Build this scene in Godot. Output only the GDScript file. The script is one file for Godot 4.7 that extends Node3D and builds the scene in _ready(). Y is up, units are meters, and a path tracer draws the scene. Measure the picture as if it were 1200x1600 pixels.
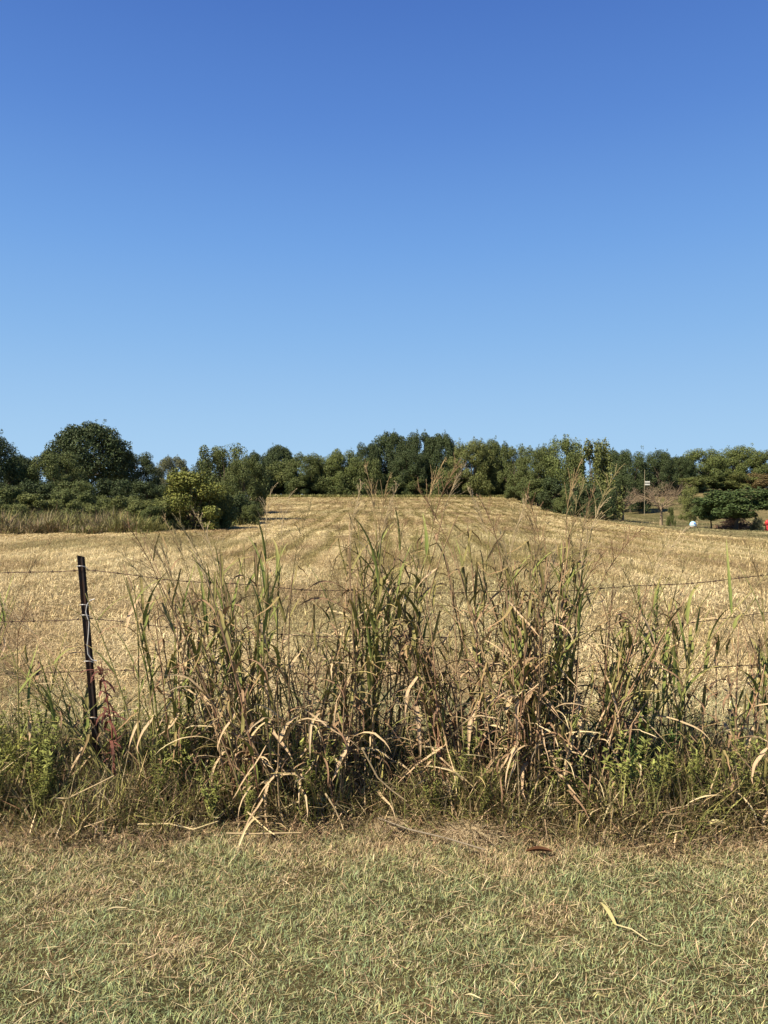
extends Node3D

const CAM_H := 1.6
const FOCAL := 1202.0          # focal length in pixels of a 1200 x 1600 frame
const PITCH := -0.0166         # the lens looks very slightly down

var rng := RandomNumberGenerator.new()
var n_patch := FastNoiseLite.new()
var n_fine := FastNoiseLite.new()
var n_row := FastNoiseLite.new()
var names := {}
var mats := {}

# ---------------------------------------------------------------- helpers

class Shape:
	var v := PackedVector3Array()
	var n := PackedVector3Array()
	var c := PackedColorArray()

	func tri(a: Vector3, b: Vector3, d: Vector3, ca: Color, cb: Color, cd: Color) -> void:
		var nn := (d - a).cross(b - a)
		if nn.length_squared() < 1e-16:
			return
		nn = nn.normalized()
		v.append(a); v.append(b); v.append(d)
		n.append(nn); n.append(nn); n.append(nn)
		c.append(ca); c.append(cb); c.append(cd)

	func quad(a: Vector3, b: Vector3, d: Vector3, e: Vector3, ca: Color, cb: Color) -> void:
		# a, b at one end, e, d at the other
		tri(a, b, d, ca, ca, cb)
		tri(a, d, e, ca, cb, cb)

	func tube(path: PackedVector3Array, radii: PackedFloat32Array, sides: int, col0: Color, col1: Color, cap := false) -> void:
		var last := path.size() - 1
		var rings: Array = []
		var norms: Array = []
		var side := Vector3.RIGHT
		for k in path.size():
			var t := (path[mini(k + 1, last)] - path[maxi(k - 1, 0)]).normalized()
			var up := t.cross(side)
			if up.length() < 0.05:
				up = t.cross(Vector3.FORWARD)
			up = up.normalized()
			side = up.cross(t).normalized()
			var ring := PackedVector3Array()
			var nr := PackedVector3Array()
			for s in sides:
				var a := TAU * s / sides
				var dir := side * cos(a) + up * sin(a)
				ring.append(path[k] + dir * radii[k])
				nr.append(dir)
			rings.append(ring)
			norms.append(nr)
		for k in last:
			var ca := col0.lerp(col1, float(k) / last)
			var cb := col0.lerp(col1, float(k + 1) / last)
			for s in sides:
				var s2 := (s + 1) % sides
				var r0: PackedVector3Array = rings[k]
				var r1: PackedVector3Array = rings[k + 1]
				var m0: PackedVector3Array = norms[k]
				var m1: PackedVector3Array = norms[k + 1]
				v.append(r0[s]); v.append(r1[s2]); v.append(r0[s2])
				v.append(r0[s]); v.append(r1[s]); v.append(r1[s2])
				n.append(m0[s]); n.append(m1[s2]); n.append(m0[s2])
				n.append(m0[s]); n.append(m1[s]); n.append(m1[s2])
				c.append(ca); c.append(cb); c.append(ca)
				c.append(ca); c.append(cb); c.append(cb)
		if cap:
			for e in [0, last]:
				var r: PackedVector3Array = rings[e]
				for s in sides:
					tri(path[e], r[s], r[(s + 1) % sides], col1, col1, col1)

	func lathe(profile: Array, sides: int, col: Color, at := Vector3.ZERO) -> void:
		for k in profile.size() - 1:
			var p: Vector2 = profile[k]
			var q: Vector2 = profile[k + 1]
			for s in sides:
				var a := TAU * s / sides
				var b := TAU * (s + 1) / sides
				var da := Vector3(cos(a), 0, sin(a))
				var db := Vector3(cos(b), 0, sin(b))
				quad(at + da * p.x + Vector3.UP * p.y, at + db * p.x + Vector3.UP * p.y, at + db * q.x + Vector3.UP * q.y, at + da * q.x + Vector3.UP * q.y, col, col)

	func box(lo: Vector3, hi: Vector3, col: Color) -> void:
		var p: Array = []
		for k in 8:
			p.append(Vector3(hi.x if k & 1 else lo.x, hi.y if k & 2 else lo.y, hi.z if k & 4 else lo.z))
		for f in [[0, 1, 3, 2], [4, 6, 7, 5], [0, 4, 5, 1], [2, 3, 7, 6], [0, 2, 6, 4], [1, 5, 7, 3]]:
			quad(p[f[0]], p[f[1]], p[f[2]], p[f[3]], col, col)

	func done() -> ArrayMesh:
		var a: Array = []
		a.resize(Mesh.ARRAY_MAX)
		a[Mesh.ARRAY_VERTEX] = v
		a[Mesh.ARRAY_NORMAL] = n
		a[Mesh.ARRAY_COLOR] = c
		var m := ArrayMesh.new()
		m.add_surface_from_arrays(Mesh.PRIMITIVE_TRIANGLES, a)
		return m


class Blades:
	# many kite shaped grass blades in one indexed mesh
	var v := PackedVector3Array()
	var n := PackedVector3Array()
	var c := PackedColorArray()
	var ix := PackedInt32Array()

	func add(root: Vector3, az: float, lean: float, bend: float, len: float, wid: float, turn: float, c0: Color, c1: Color) -> void:
		var ca := cos(az)
		var sa := sin(az)
		var a1 := lean + bend * 0.3
		var a2 := lean + bend
		var h := len * 0.5
		var mid := root + Vector3(ca * sin(a1), cos(a1), sa * sin(a1)) * h
		var tip := mid + Vector3(ca * sin(a2), cos(a2), sa * sin(a2)) * h
		tip.y = maxf(tip.y, root.y + 0.004)
		var side := Vector3(cos(az + turn), 0, sin(az + turn)) * wid * 0.5
		var nn := side.cross(tip - root).normalized()
		if nn.y < 0.0:
			nn = -nn
			side = -side
		var k := v.size()
		v.append(root); v.append(mid - side); v.append(mid + side); v.append(tip)
		n.append(nn); n.append(nn); n.append(nn); n.append(nn)
		c.append(c0); c.append(c0.lerp(c1, 0.5)); c.append(c0.lerp(c1, 0.5)); c.append(c1)
		# clockwise seen from the side that the normal points to
		ix.append(k); ix.append(k + 1); ix.append(k + 2)
		ix.append(k + 1); ix.append(k + 3); ix.append(k + 2)

	func done() -> ArrayMesh:
		var a: Array = []
		a.resize(Mesh.ARRAY_MAX)
		a[Mesh.ARRAY_VERTEX] = v
		a[Mesh.ARRAY_NORMAL] = n
		a[Mesh.ARRAY_COLOR] = c
		a[Mesh.ARRAY_INDEX] = ix
		var m := ArrayMesh.new()
		m.add_surface_from_arrays(Mesh.PRIMITIVE_TRIANGLES, a)
		return m


func lin(r: float, g: float, b: float) -> Color:
	return Color(r, g, b)


func mat(key: String, tint := Color(1, 1, 1), rough := 0.8, back := 0.0, metal := 0.0, spec := 0.3) -> StandardMaterial3D:
	if mats.has(key):
		return mats[key]
	var m := StandardMaterial3D.new()
	m.albedo_color = tint.linear_to_srgb()
	m.vertex_color_use_as_albedo = true
	m.roughness = rough
	m.metallic = metal
	m.metallic_specular = spec
	m.cull_mode = BaseMaterial3D.CULL_DISABLED
	if back > 0.0:
		m.backlight_enabled = true
		m.backlight = Color(back, back, back)
	mats[key] = m
	return m


func numbered(called: String) -> String:
	var k: int = names.get(called, 0)
	names[called] = k + 1
	return called if k == 0 else "%s_%03d" % [called, k]


func thing(called: String, label: String, category: String, at: Vector3, turn := 0.0, group := "") -> Node3D:
	var o := Node3D.new()
	o.name = numbered(called)
	add_child(o, true)
	o.position = at
	o.rotation.y = turn
	tag(o, label, category, group)
	return o


func tag(o: Node, label: String, category: String, group := "") -> void:
	o.set_meta("label", label)
	o.set_meta("category", category)
	if group:
		o.set_meta("group", group)


func part(called: String, m: Mesh, material: Material, parent: Node) -> MeshInstance3D:
	var o := MeshInstance3D.new()
	o.name = called if parent != self else numbered(called)
	o.mesh = m
	o.material_override = material
	parent.add_child(o, true)
	return o


func scatter(called: String, m: Mesh, material: Material, places: Array, tints: Array, parent: Node = self) -> MultiMeshInstance3D:
	var mm := MultiMesh.new()
	mm.transform_format = MultiMesh.TRANSFORM_3D
	mm.use_colors = true
	mm.mesh = m
	mm.instance_count = places.size()
	for k in places.size():
		mm.set_instance_transform(k, places[k])
		mm.set_instance_color(k, tints[k])
	var o := MultiMeshInstance3D.new()
	o.name = called if parent != self else numbered(called)
	o.multimesh = mm
	o.material_override = material
	o.set_meta("kind", "stuff")
	parent.add_child(o, true)
	return o


func rnd(a: float, b: float) -> float:
	return rng.randf_range(a, b)


func ease01(a: float, b: float, x: float) -> float:
	return smoothstep(a, b, x)


# a pixel of the 1200 x 1600 photograph, at a distance d along the view axis on level ground
func at_px(px: float, py: float, d: float) -> Vector3:
	var a := atan((py - 800.0) / FOCAL) - PITCH
	return Vector3((px - 600.0) / FOCAL * d, CAM_H - d * tan(a), -d)


func on_ground(px: float, d: float) -> Vector3:
	var x := (px - 600.0) / FOCAL * d
	return Vector3(x, height(x, -d), -d)


func curve_at(pts: Array, x: float) -> float:
	for k in pts.size() - 1:
		var p: Vector2 = pts[k]
		var q: Vector2 = pts[k + 1]
		if x <= q.x:
			var t := clampf((x - p.x) / (q.x - p.x), 0.0, 1.0)
			return lerpf(p.y, q.y, t * t * (3.0 - 2.0 * t))
	return pts[-1].y


func height(x: float, z: float) -> float:
	var d := -z
	if d < 4.6:
		return 0.012 * n_patch.get_noise_2d(x * 3.0, z * 3.0)
	var mid := curve_at([Vector2(0, 0), Vector2(22, 0), Vector2(120, 1.86), Vector2(170, 1.7), Vector2(800, 3)], d)
	var low := curve_at([Vector2(0, 0), Vector2(20, 0), Vector2(36, -0.3), Vector2(62, -0.62), Vector2(80, -0.5), Vector2(100, 0.7), Vector2(142, 3.4), Vector2(260, 5.5), Vector2(800, 6)], d)
	var far := smoothstep(60.0, 112.0, d)
	var h := lerpf(mid, low, smoothstep(lerpf(8.0, 16.5, far), lerpf(25.0, 33.0, far), x))
	var calm := smoothstep(4.6, 9.0, d)
	return h + calm * (0.05 * smoothstep(10.0, 20.0, d) * (1.0 - smoothstep(85.0, 110.0, d)) * (1.0 - row_at(x, z)) * (1.0 - smoothstep(14.0, 15.0, x)) + 0.05 * n_patch.get_noise_2d(x * 0.8, z * 0.8) + 0.012 * n_patch.get_noise_2d(x * 6.0, z * 6.0))


func field_share(x: float, z: float) -> float:
	# 1 on the mown hay field, 0 on the grass beyond its edges
	var d := -z
	var edge := 15.2 + 4.0 * smoothstep(70.0, 112.0, d) + 1.2 * n_patch.get_noise_2d(z * 0.7, 31.0)
	var s := 1.0 - smoothstep(edge - 0.7, edge + 0.9, x)
	s *= 1.0 - smoothstep(112.0, 117.0, d)
	s *= smoothstep(4.5, 5.6, d)
	s *= smoothstep(-42.0, -40.0, x)
	return s


func row_at(x: float, z: float) -> float:
	# windrows run away from the road; 0 in the pale swath, 1 in the darker strip between
	var wob := 0.5 * n_row.get_noise_2d(x * 0.6, z * 0.35) + 0.22 * n_fine.get_noise_2d(x * 0.9, z * 0.5)
	var r := 0.5 + 0.5 * sin(TAU * (x / 1.05 + wob))
	return clampf(r * r * 1.1, 0.0, 1.0)


func field_color(x: float, z: float) -> Color:
	var d := -z
	var p := n_patch.get_noise_2d(x * 1.8, z * 0.8)
	var q := n_fine.get_noise_2d(x * 5.0, z * 5.0)
	var gold := lin(0.475, 0.365, 0.19)
	var pale := lin(0.63, 0.515, 0.295)
	var brown := lin(0.31, 0.225, 0.125)
	var olive := lin(0.20, 0.165, 0.06)
	var c := gold.lerp(pale, clampf(0.35 + 1.6 * p + 0.9 * q, 0.0, 1.0))
	c = c.lerp(brown, clampf(-2.6 * p - 0.05 + 1.0 * q, 0.0, 0.85))
	c = c.lerp(lin(0.27, 0.245, 0.11), clampf(2.2 * n_patch.get_noise_2d(x * 0.9 + 200.0, z * 0.7) - 0.2, 0.0, 0.5))
	var strength := smoothstep(10.0, 24.0, d) * lerpf(0.3, 1.0, smoothstep(-9.0, 1.0, x)) * (1.1 + 1.2 * n_patch.get_noise_2d(x * 0.6 + 90.0, z * 0.4))
	c = c.lerp(olive, clampf(row_at(x, z) * strength, 0.0, 0.9))
	var meadow := lin(0.185, 0.175, 0.085).lerp(lin(0.34, 0.28, 0.15), clampf(0.4 + 1.4 * p + 0.4 * q, 0.0, 1.0))
	return meadow.lerp(c, field_share(x, z))


# ---------------------------------------------------------------- the build

func _ready() -> void:
	rng.seed = 7
	n_patch.seed = 3
	n_patch.frequency = 0.12
	n_patch.fractal_octaves = 4
	n_fine.seed = 11
	n_fine.frequency = 0.3
	n_fine.fractal_octaves = 3
	n_row.seed = 5
	n_row.frequency = 0.1
	n_row.fractal_octaves = 2

	var cam := Camera3D.new()
	cam.name = "camera"
	add_child(cam)
	cam.position = Vector3(0, CAM_H, 0)
	cam.rotation.x = PITCH
	cam.fov = rad_to_deg(2.0 * atan(800.0 / FOCAL))
	cam.near = 0.05
	cam.far = 3000.0
	cam.current = true

	build_sky()
	var sun := DirectionalLight3D.new()
	sun.name = "sun"
	add_child(sun)
	sun.look_at_from_position(Vector3(-0.56, 0.78, 0.38), Vector3.ZERO)
	sun.light_energy = 1.5
	sun.light_color = Color(1.0, 0.95, 0.86)
	sun.light_angular_distance = 0.5
	sun.shadow_enabled = true

	build_ground()
	build_trees()
	build_lawn()
	build_field()
	build_bank()
	build_yard()
	build_fence()
	build_undergrowth()
	build_weeds()
	build_tall_grass()
	build_litter()


func build_sky() -> void:
	var stops := [
		[0.0, Color(0.45, 0.68, 0.905)], [0.09, Color(0.37, 0.60, 0.87)], [0.2, Color(0.255, 0.485, 0.83)], [0.31, Color(0.172, 0.376, 0.775)],
		[0.43, Color(0.108, 0.258, 0.66)], [0.55, Color(0.071, 0.179, 0.54)], [0.75, Color(0.052, 0.145, 0.43)], [1.0, Color(0.042, 0.12, 0.37)]]
	var img := Image.create(256, 128, false, Image.FORMAT_RGBF)
	for y in 128:
		var s := sin((0.5 - (y + 0.5) / 128.0) * PI)
		var c := Color(0.24, 0.20, 0.12)
		if s >= 0.0:
			for k in stops.size() - 1:
				if s >= stops[k][0] and s <= stops[k + 1][0]:
					var c0: Color = stops[k][1]
					c = c0.lerp(stops[k + 1][1], (s - stops[k][0]) / (stops[k + 1][0] - stops[k][0])) * (1.0 / 2.2)
		for x in 256:
			img.set_pixel(x, y, c)
	var sm := PanoramaSkyMaterial.new()
	sm.panorama = ImageTexture.create_from_image(img)
	var sky := Sky.new()
	sky.sky_material = sm
	var e := Environment.new()
	e.background_mode = Environment.BG_SKY
	e.sky = sky
	e.tonemap_mode = Environment.TONE_MAPPER_LINEAR
	e.tonemap_exposure = 2.2
	e.sdfgi_enabled = true
	e.ssao_enabled = true
	e.ssil_enabled = true
	var w := WorldEnvironment.new()
	w.name = "world"
	w.environment = e
	add_child(w)


func build_ground() -> void:
	var xs := PackedFloat32Array()
	var zs := PackedFloat32Array()
	var x := 0.0
	while x < 900.0:
		xs.append(x)
		x += 0.22 if x < 17.0 else (0.5 if x < 40.0 else x * 0.12)
	var all_x := PackedFloat32Array()
	for k in range(xs.size() - 1, 0, -1):
		all_x.append(-xs[k])
	all_x.append_array(xs)
	var d := -30.0
	while d < 900.0:
		zs.append(-d)
		d += 3.0 if d < 0.0 else (0.15 if d < 9.0 else (0.3 if d < 30.0 else (0.7 if d < 130.0 else d * 0.12)))
	var st := SurfaceTool.new()
	st.begin(Mesh.PRIMITIVE_TRIANGLES)
	var lawn_a := lin(0.085, 0.08, 0.04)
	var lawn_b := lin(0.14, 0.115, 0.06)
	for zz in zs:
		for xx in all_x:
			var c := field_color(xx, zz)
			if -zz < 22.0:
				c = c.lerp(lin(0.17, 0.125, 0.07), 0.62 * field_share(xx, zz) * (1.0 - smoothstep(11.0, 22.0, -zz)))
			if zz > -5.6:
				var l := lawn_a.lerp(lawn_b, 0.5 + n_fine.get_noise_2d(xx * 6.0, zz * 6.0))
				c = l.lerp(c, smoothstep(4.4, 5.6, -zz))
			st.set_color(c)
			st.set_uv(Vector2(xx, zz))
			st.add_vertex(Vector3(xx, height(xx, zz), zz))
	var w := all_x.size()
	for j in zs.size() - 1:
		for i in w - 1:
			var a := j * w + i
			st.add_index(a); st.add_index(a + w); st.add_index(a + w + 1)
			st.add_index(a); st.add_index(a + w + 1); st.add_index(a + 1)
	st.generate_normals()
	var m := StandardMaterial3D.new()
	m.vertex_color_use_as_albedo = true
	m.roughness = 0.95
	m.metallic_specular = 0.1
	m.albedo_texture = grain_texture()
	m.uv1_scale = Vector3(0.8, 0.8, 0.8)
	var o := part("ground", st.commit(), m, self)
	o.set_meta("kind", "structure")
	o.set_meta("label", "flat ground of mown verge, cut hay field and grass beyond")


func grain_texture() -> ImageTexture:
	# short strands of lighter and darker straw, tileable
	var img := Image.create(512, 512, true, Image.FORMAT_RGB8)
	img.fill(Color(0.72, 0.71, 0.68))
	for k in 9000:
		var p := Vector2(rnd(0, 512), rnd(0, 512))
		var a := rnd(0, TAU)
		var b := rnd(0.38, 1.0)
		var c := Color(b, b * rnd(0.95, 1.0), b * rnd(0.86, 0.99))
		var len := rnd(5, 22)
		for s in int(len):
			var q := p + Vector2(cos(a), sin(a)) * s
			img.set_pixel(posmod(int(q.x), 512), posmod(int(q.y), 512), c)
	img.generate_mipmaps()
	return ImageTexture.create_from_image(img)


# ---------------------------------------------------------------- trees

func leaf_blob(s: Shape, centre: Vector3, rad: Vector3, count: int, size: float, tone: float, others: Array, me: int) -> void:
	for k in count:
		var dir := Vector3(rng.randfn(), rng.randfn(), rng.randfn()).normalized()
		var r := pow(rng.randf(), 0.3)
		var p := centre + dir * rad * r
		var hidden := false
		for o in others.size():
			if o == me:
				continue
			var q: Vector3 = (p - others[o][0]) / others[o][1]
			if q.length() < 0.45:
				hidden = true
				break
		if hidden or p.y < 0.0:
			continue
		var nn := (dir * 0.7 + Vector3(0, 0.35, 0) + Vector3(rng.randfn(), rng.randfn(), rng.randfn()) * 0.5).normalized()
		var t := nn.cross(Vector3(rng.randfn(), rng.randfn(), rng.randfn())).normalized()
		var b := nn.cross(t)
		var l := size * rnd(0.5, 1.4)
		var w := l * rnd(0.35, 0.6)
		var j := tone * rnd(0.6, 1.4)
		var warm := rnd(0.88, 1.2)
		var col := Color(j * warm, j, j * rnd(0.7, 1.05))
		var tip := p + t * l - nn * l * 0.25
		var root := p - t * l * 0.8 - nn * l * 0.2
		s.tri(root, p + b * w, tip, col, col, col)
		s.tri(root, tip, p - b * w, col, col, col)


func make_crown(kind: String) -> Array:
	# unit tree: about 1 tall and 1 wide; returns [crown mesh, trunk mesh]
	var s := Shape.new()
	var t := Shape.new()
	var lobes: Array = []
	var bark := lin(0.10, 0.08, 0.06)
	var size := 0.0135
	var per := 760
	match kind:
		"round":
			lobes.append([Vector3(0, 0.5, 0), Vector3(0.3, 0.34, 0.3)])
			for k in 72:
				# spread evenly over a dome
				var y := 1.0 - 1.75 * (k + 0.5) / 72.0
				var a := k * 2.399 + rnd(-0.2, 0.2)
				var q := sqrt(1.0 - minf(1.0, y * y))
				var dir := Vector3(cos(a) * q, y, sin(a) * q)
				var c := Vector3(0, 0.47, 0) + dir * Vector3(0.40, 0.42, 0.40) * rnd(0.9, 1.0)
				lobes.append([c, Vector3(1, rnd(0.75, 1.0), 1) * rnd(0.09, 0.125)])
			per = 600
		"oak":
			lobes.append([Vector3(0, 0.45, 0), Vector3(0.3, 0.34, 0.3)])
			for k in 44:
				var a := k * 2.399 + rnd(-0.5, 0.5)
				var y := 0.08 + 0.82 * (k + rnd(0, 1)) / 44.0
				var r := 0.45 * sqrt(maxf(0.03, 1.0 - pow((y - 0.38) / 0.56, 2.0))) * rnd(0.72, 1.0)
				lobes.append([Vector3(cos(a) * r, y, sin(a) * r), Vector3(1, rnd(0.65, 0.95), 1) * rnd(0.10, 0.16)])
		"open":
			per = 380
			size = 0.0145
			for k in 40:
				var a := rnd(0, TAU)
				var y := rnd(0.12, 0.93)
				var r := (0.44 - 0.3 * absf(y - 0.45)) * rnd(0.3, 1.0)
				lobes.append([Vector3(cos(a) * r, y, sin(a) * r), Vector3(1, rnd(0.6, 1.3), 1) * rnd(0.07, 0.15)])
		"feather":
			per = 250
			size = 0.017
			for k in 62:
				var a := rnd(0, TAU)
				var y := rnd(0.08, 0.9)
				var r := (0.48 - 0.32 * y) * rnd(0.3, 1.0)
				lobes.append([Vector3(cos(a) * r, y, sin(a) * r), Vector3(rnd(0.06, 0.1), rnd(0.10, 0.2), rnd(0.06, 0.1))])
		"shrub":
			per = 620
			size = 0.022
			lobes.append([Vector3(0, 0.35, 0), Vector3(0.34, 0.34, 0.34)])
			for k in 26:
				var a := rnd(0, TAU)
				var y := rnd(0.06, 0.8)
				var r := 0.46 * sqrt(maxf(0.05, 1.0 - pow(y / 0.97, 2.0))) * rnd(0.5, 1.0)
				lobes.append([Vector3(cos(a) * r, y, sin(a) * r), Vector3(1, rnd(0.8, 1.2), 1) * rnd(0.12, 0.2)])
		"broad":
			per = 600
			size = 0.019
			for k in 36:
				var a := rnd(0, TAU)
				var y := rnd(0.32, 0.88)
				var r := 0.46 * sqrt(maxf(0.05, 1.0 - pow((y - 0.45) / 0.5, 2.0))) * rnd(0.45, 1.0)
				lobes.append([Vector3(cos(a) * r, y, sin(a) * r), Vector3(1, rnd(0.7, 1.0), 1) * rnd(0.09, 0.16)])
	for k in lobes.size():
		leaf_blob(s, lobes[k][0], lobes[k][1], per, size, rnd(0.8, 1.2), lobes, k)
	# twigs that stick out of the outline, with a few leaves on each
	for k in 34:
		var l: Array = lobes[rng.randi() % lobes.size()]
		var c0: Vector3 = l[0]
		var dir := (c0 - Vector3(0, 0.35, 0) + Vector3(rng.randfn(), rng.randfn() + 0.6, rng.randfn()) * 0.15).normalized()
		var rr: Vector3 = l[1]
		var tip := c0 + dir * rr.x * rnd(0.9, 1.2)
		leaf_blob(s, tip, Vector3.ONE * 0.03, 14, size * 0.9, rnd(0.8, 1.2), [], 0)
	# trunk and limbs reach into the lobes
	var fork := 0.26 if kind != "shrub" else 0.06
	var lean := Vector3(rnd(-0.03, 0.03), 0, rnd(-0.03, 0.03))
	t.tube(PackedVector3Array([Vector3(0, -0.04, 0), Vector3(0.004, 0.05, 0) , lean * 0.5 + Vector3(0, fork * 0.7, 0), lean + Vector3(0, fork, 0), lean * 1.5 + Vector3(0, 0.6, 0)]), PackedFloat32Array([0.034, 0.025, 0.021, 0.018, 0.006]), 7, bark, bark * 1.2)
	for k in mini(22, lobes.size()):
		var c1: Vector3 = lobes[k * 2 % lobes.size()][0]
		var start := lean + Vector3(0, fork * rnd(0.75, 1.3), 0)
		t.tube(PackedVector3Array([start, start.lerp(c1, 0.5) + Vector3(rnd(-0.03, 0.03), -0.02, rnd(-0.03, 0.03)), c1]), PackedFloat32Array([0.011, 0.007, 0.003]), 5, bark, bark * 1.3)
	return [s.done(), t.done()]


func bare_branch(s: Shape, from: Vector3, dir: Vector3, len: float, rad: float, depth: int, col: Color) -> void:
	var mid := from + dir * len * 0.5 + Vector3(rng.randfn(), rng.randfn(), rng.randfn()) * len * 0.05
	var end := from + dir * len
	s.tube(PackedVector3Array([from, mid, end]), PackedFloat32Array([rad, rad * 0.8, rad * 0.6]), 5 if depth > 2 else 3, col, col * 1.1)
	if depth == 0:
		return
	for k in (3 if depth > 1 else 4):
		var side := Vector3(rng.randfn(), rng.randfn() * 0.5 + 0.25, rng.randfn()).normalized()
		var nd := (dir * 0.75 + side * 0.75).normalized()
		bare_branch(s, from.lerp(end, rnd(0.45, 1.0)), nd, len * rnd(0.6, 0.82), rad * 0.6, depth - 1, col)


var crowns := {}


func tree(called: String, label: String, group: String, spec: Array, shape: String, look: String, base_lift := 0.0) -> Node3D:
	# spec: centre x pixel, pixel of the top, pixel width, distance
	var d: float = spec[3]
	var base := on_ground(spec[0], d)
	var top := at_px(spec[0], spec[1], d).y
	var h := maxf(top - base.y, 0.4) - base_lift
	var w: float = spec[2] / FOCAL * d
	var o := thing(called, label, "tree" if called.contains("tree") else "shrub", base + Vector3.UP * base_lift, rnd(0, TAU), group)
	var list: Array = crowns[shape]
	var pick: Array = list[rng.randi() % list.size()]
	o.scale = Vector3(w, h, w)
	part("trunk" if called.contains("tree") else "stem", pick[1], mats["bark"], o)
	part("crown" if called.contains("tree") else "foliage", pick[0], mats[look], o)
	return o


func build_trees() -> void:
	mat("bark", Color(1, 1, 1), 0.9, 0.0, 0.0, 0.15)
	mat("dark", lin(0.058, 0.080, 0.032), 0.6, 0.25)
	mat("mid", lin(0.102, 0.124, 0.042), 0.6, 0.3)
	mat("deep", lin(0.068, 0.10, 0.034), 0.6, 0.3)
	mat("bright", lin(0.13, 0.158, 0.052), 0.6, 0.35)
	mat("olive", lin(0.138, 0.155, 0.052), 0.6, 0.35)
	mat("yellow", lin(0.165, 0.178, 0.045), 0.6, 0.4)
	mat("grey", lin(0.14, 0.15, 0.085), 0.6, 0.3)
	mat("rust", lin(0.16, 0.12, 0.058), 0.6, 0.3)
	for kind in [["round", 2], ["oak", 4], ["open", 3], ["feather", 3], ["shrub", 4], ["broad", 1]]:
		var list: Array = []
		for k in kind[1]:
			list.append(make_crown(kind[0]))
		crowns[kind[0]] = list

	# left group
	tree("broadleaf_tree", "large dark green dome shaped tree, taller than all around it", "", [141, 653, 142, 75], "round", "dark")
	tree("broadleaf_tree", "olive green bushy tree in front of the tall round tree", "", [86, 702, 96, 60], "oak", "mid")
	tree("broadleaf_tree", "dark ragged topped tree standing apart from the tall round tree", "", [-14, 676, 96, 58], "oak", "dark")
	tree("broadleaf_tree", "narrow dark tree standing beside the ragged dark tree", "", [32, 705, 58, 66], "round", "dark")
	tree("broadleaf_tree", "dark shaded tree right against the tall round tree", "", [212, 704, 76, 80], "oak", "dark")
	tree("broadleaf_tree", "small greyish tree far behind the yellow bush", "", [270, 711, 58, 118], "oak", "grey")
	tree("broadleaf_tree", "loose mid green tree rising behind the yellow bush", "", [352, 688, 108, 56], "open", "mid")
	tree("broadleaf_tree", "bushy green tree casting shade on the hay field", "", [384, 712, 74, 47], "oak", "mid")
	tree("broadleaf_tree", "dark tree between the loose tree and the far treeline", "", [330, 712, 70, 72], "oak", "dark")
	tree("broadleaf_shrub", "round yellow green bush at the edge of the hay field", "", [300, 730, 108, 37], "shrub", "yellow")
	# the far treeline behind the crest
	var far := "trees of the far treeline behind the crest"
	for a in [[405, 704, 66, 128, "oak", "dark"], [436, 690, 58, 126, "round", "dark"], [575, 689, 52, 124, "oak", "dark"], [612, 669, 78, 129, "round", "dark"],
			[655, 672, 62, 127, "oak", "dark"], [688, 670, 66, 127, "round", "dark"], [640, 700, 70, 120, "oak", "dark"], [780, 690, 50, 122, "oak", "dark"],
			[985, 703, 66, 90, "oak", "dark"], [1030, 702, 56, 122, "oak", "dark"], [1062, 709, 54, 132, "round", "dark"], [1050, 715, 70, 140, "oak", "dark"], [965, 700, 60, 112, "oak", "dark"]]:
		tree("broadleaf_tree", "%s %s tree in the far treeline" % [{"dark": "dark green"}[a[5]], {"oak": "broad crowned", "round": "dome crowned"}[a[4]]], far, a.slice(0, 4), a[4], a[5])
	for a in [[480, 707, 70, 119, "oak", "mid"], [535, 701, 64, 119, "oak", "bright"], [508, 712, 60, 126, "oak", "mid"], [765, 685, 58, 118, "oak", "mid"],
			[805, 690, 58, 112, "open", "mid"], [838, 697, 66, 98, "oak", "mid"], [882, 676, 82, 96, "open", "bright"], [853, 690, 50, 108, "open", "mid"],
			[1098, 700, 80, 142, "oak", "bright"], [1156, 696, 80, 146, "oak", "bright"], [1204, 702, 66, 142, "oak", "mid"], [1130, 710, 70, 150, "oak", "mid"], [1250, 690, 90, 142, "oak", "mid"]]:
		tree("broadleaf_tree", "%s %s tree in the far treeline" % [{"mid": "mid green", "bright": "bright green", "olive": "pale olive green"}[a[5]], {"oak": "leafy full crowned", "open": "loose open crowned"}[a[4]]], far, a.slice(0, 4), a[4], a[5])
	tree("broadleaf_tree", "yellowish olive tree beside the tall dark treeline trees", "", [735, 686, 80, 116], "oak", "olive")
	tree("broadleaf_tree", "tallest feathery olive tree beside the bare trees", "", [930, 688, 96, 68], "feather", "olive")
	tree("broadleaf_tree", "feathery olive tree just behind the tallest feathery tree", "", [900, 705, 70, 72], "feather", "mid")
	for a in [[868, 742, 60, 70, "shrub", "dark"], [915, 752, 70, 64, "shrub", "dark"], [945, 765, 46, 62, "shrub", "dark"], [840, 745, 56, 84, "shrub", "mid"], [815, 752, 50, 92, "shrub", "mid"], [890, 758, 50, 66, "shrub", "mid"]]:
		tree("broadleaf_shrub", "%s bush along the edge of the hay field below the feathery trees" % {"dark": "dark", "mid": "mid green"}[a[5]], "dark bushes along the right field edge", a.slice(0, 4), a[4], a[5])
	# understorey under the far treeline
	var cols := ["dark", "mid", "dark", "mid", "mid", "olive"]
	for k in 19:
		var px := 404.0 + k * 22.5 + rnd(-6, 6)
		var low := "shrub"
		var hue: String = cols[rng.randi() % 6]
		var tone: String = {"dark": "dark green", "mid": "mid green", "olive": "olive"}[hue]
		tree("broadleaf_shrub", "low %s bush at the foot of the far treeline" % tone, "bushes at the foot of the far treeline", [px, rnd(712, 744), rnd(50, 68), rnd(117, 123)], low, hue)
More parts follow.
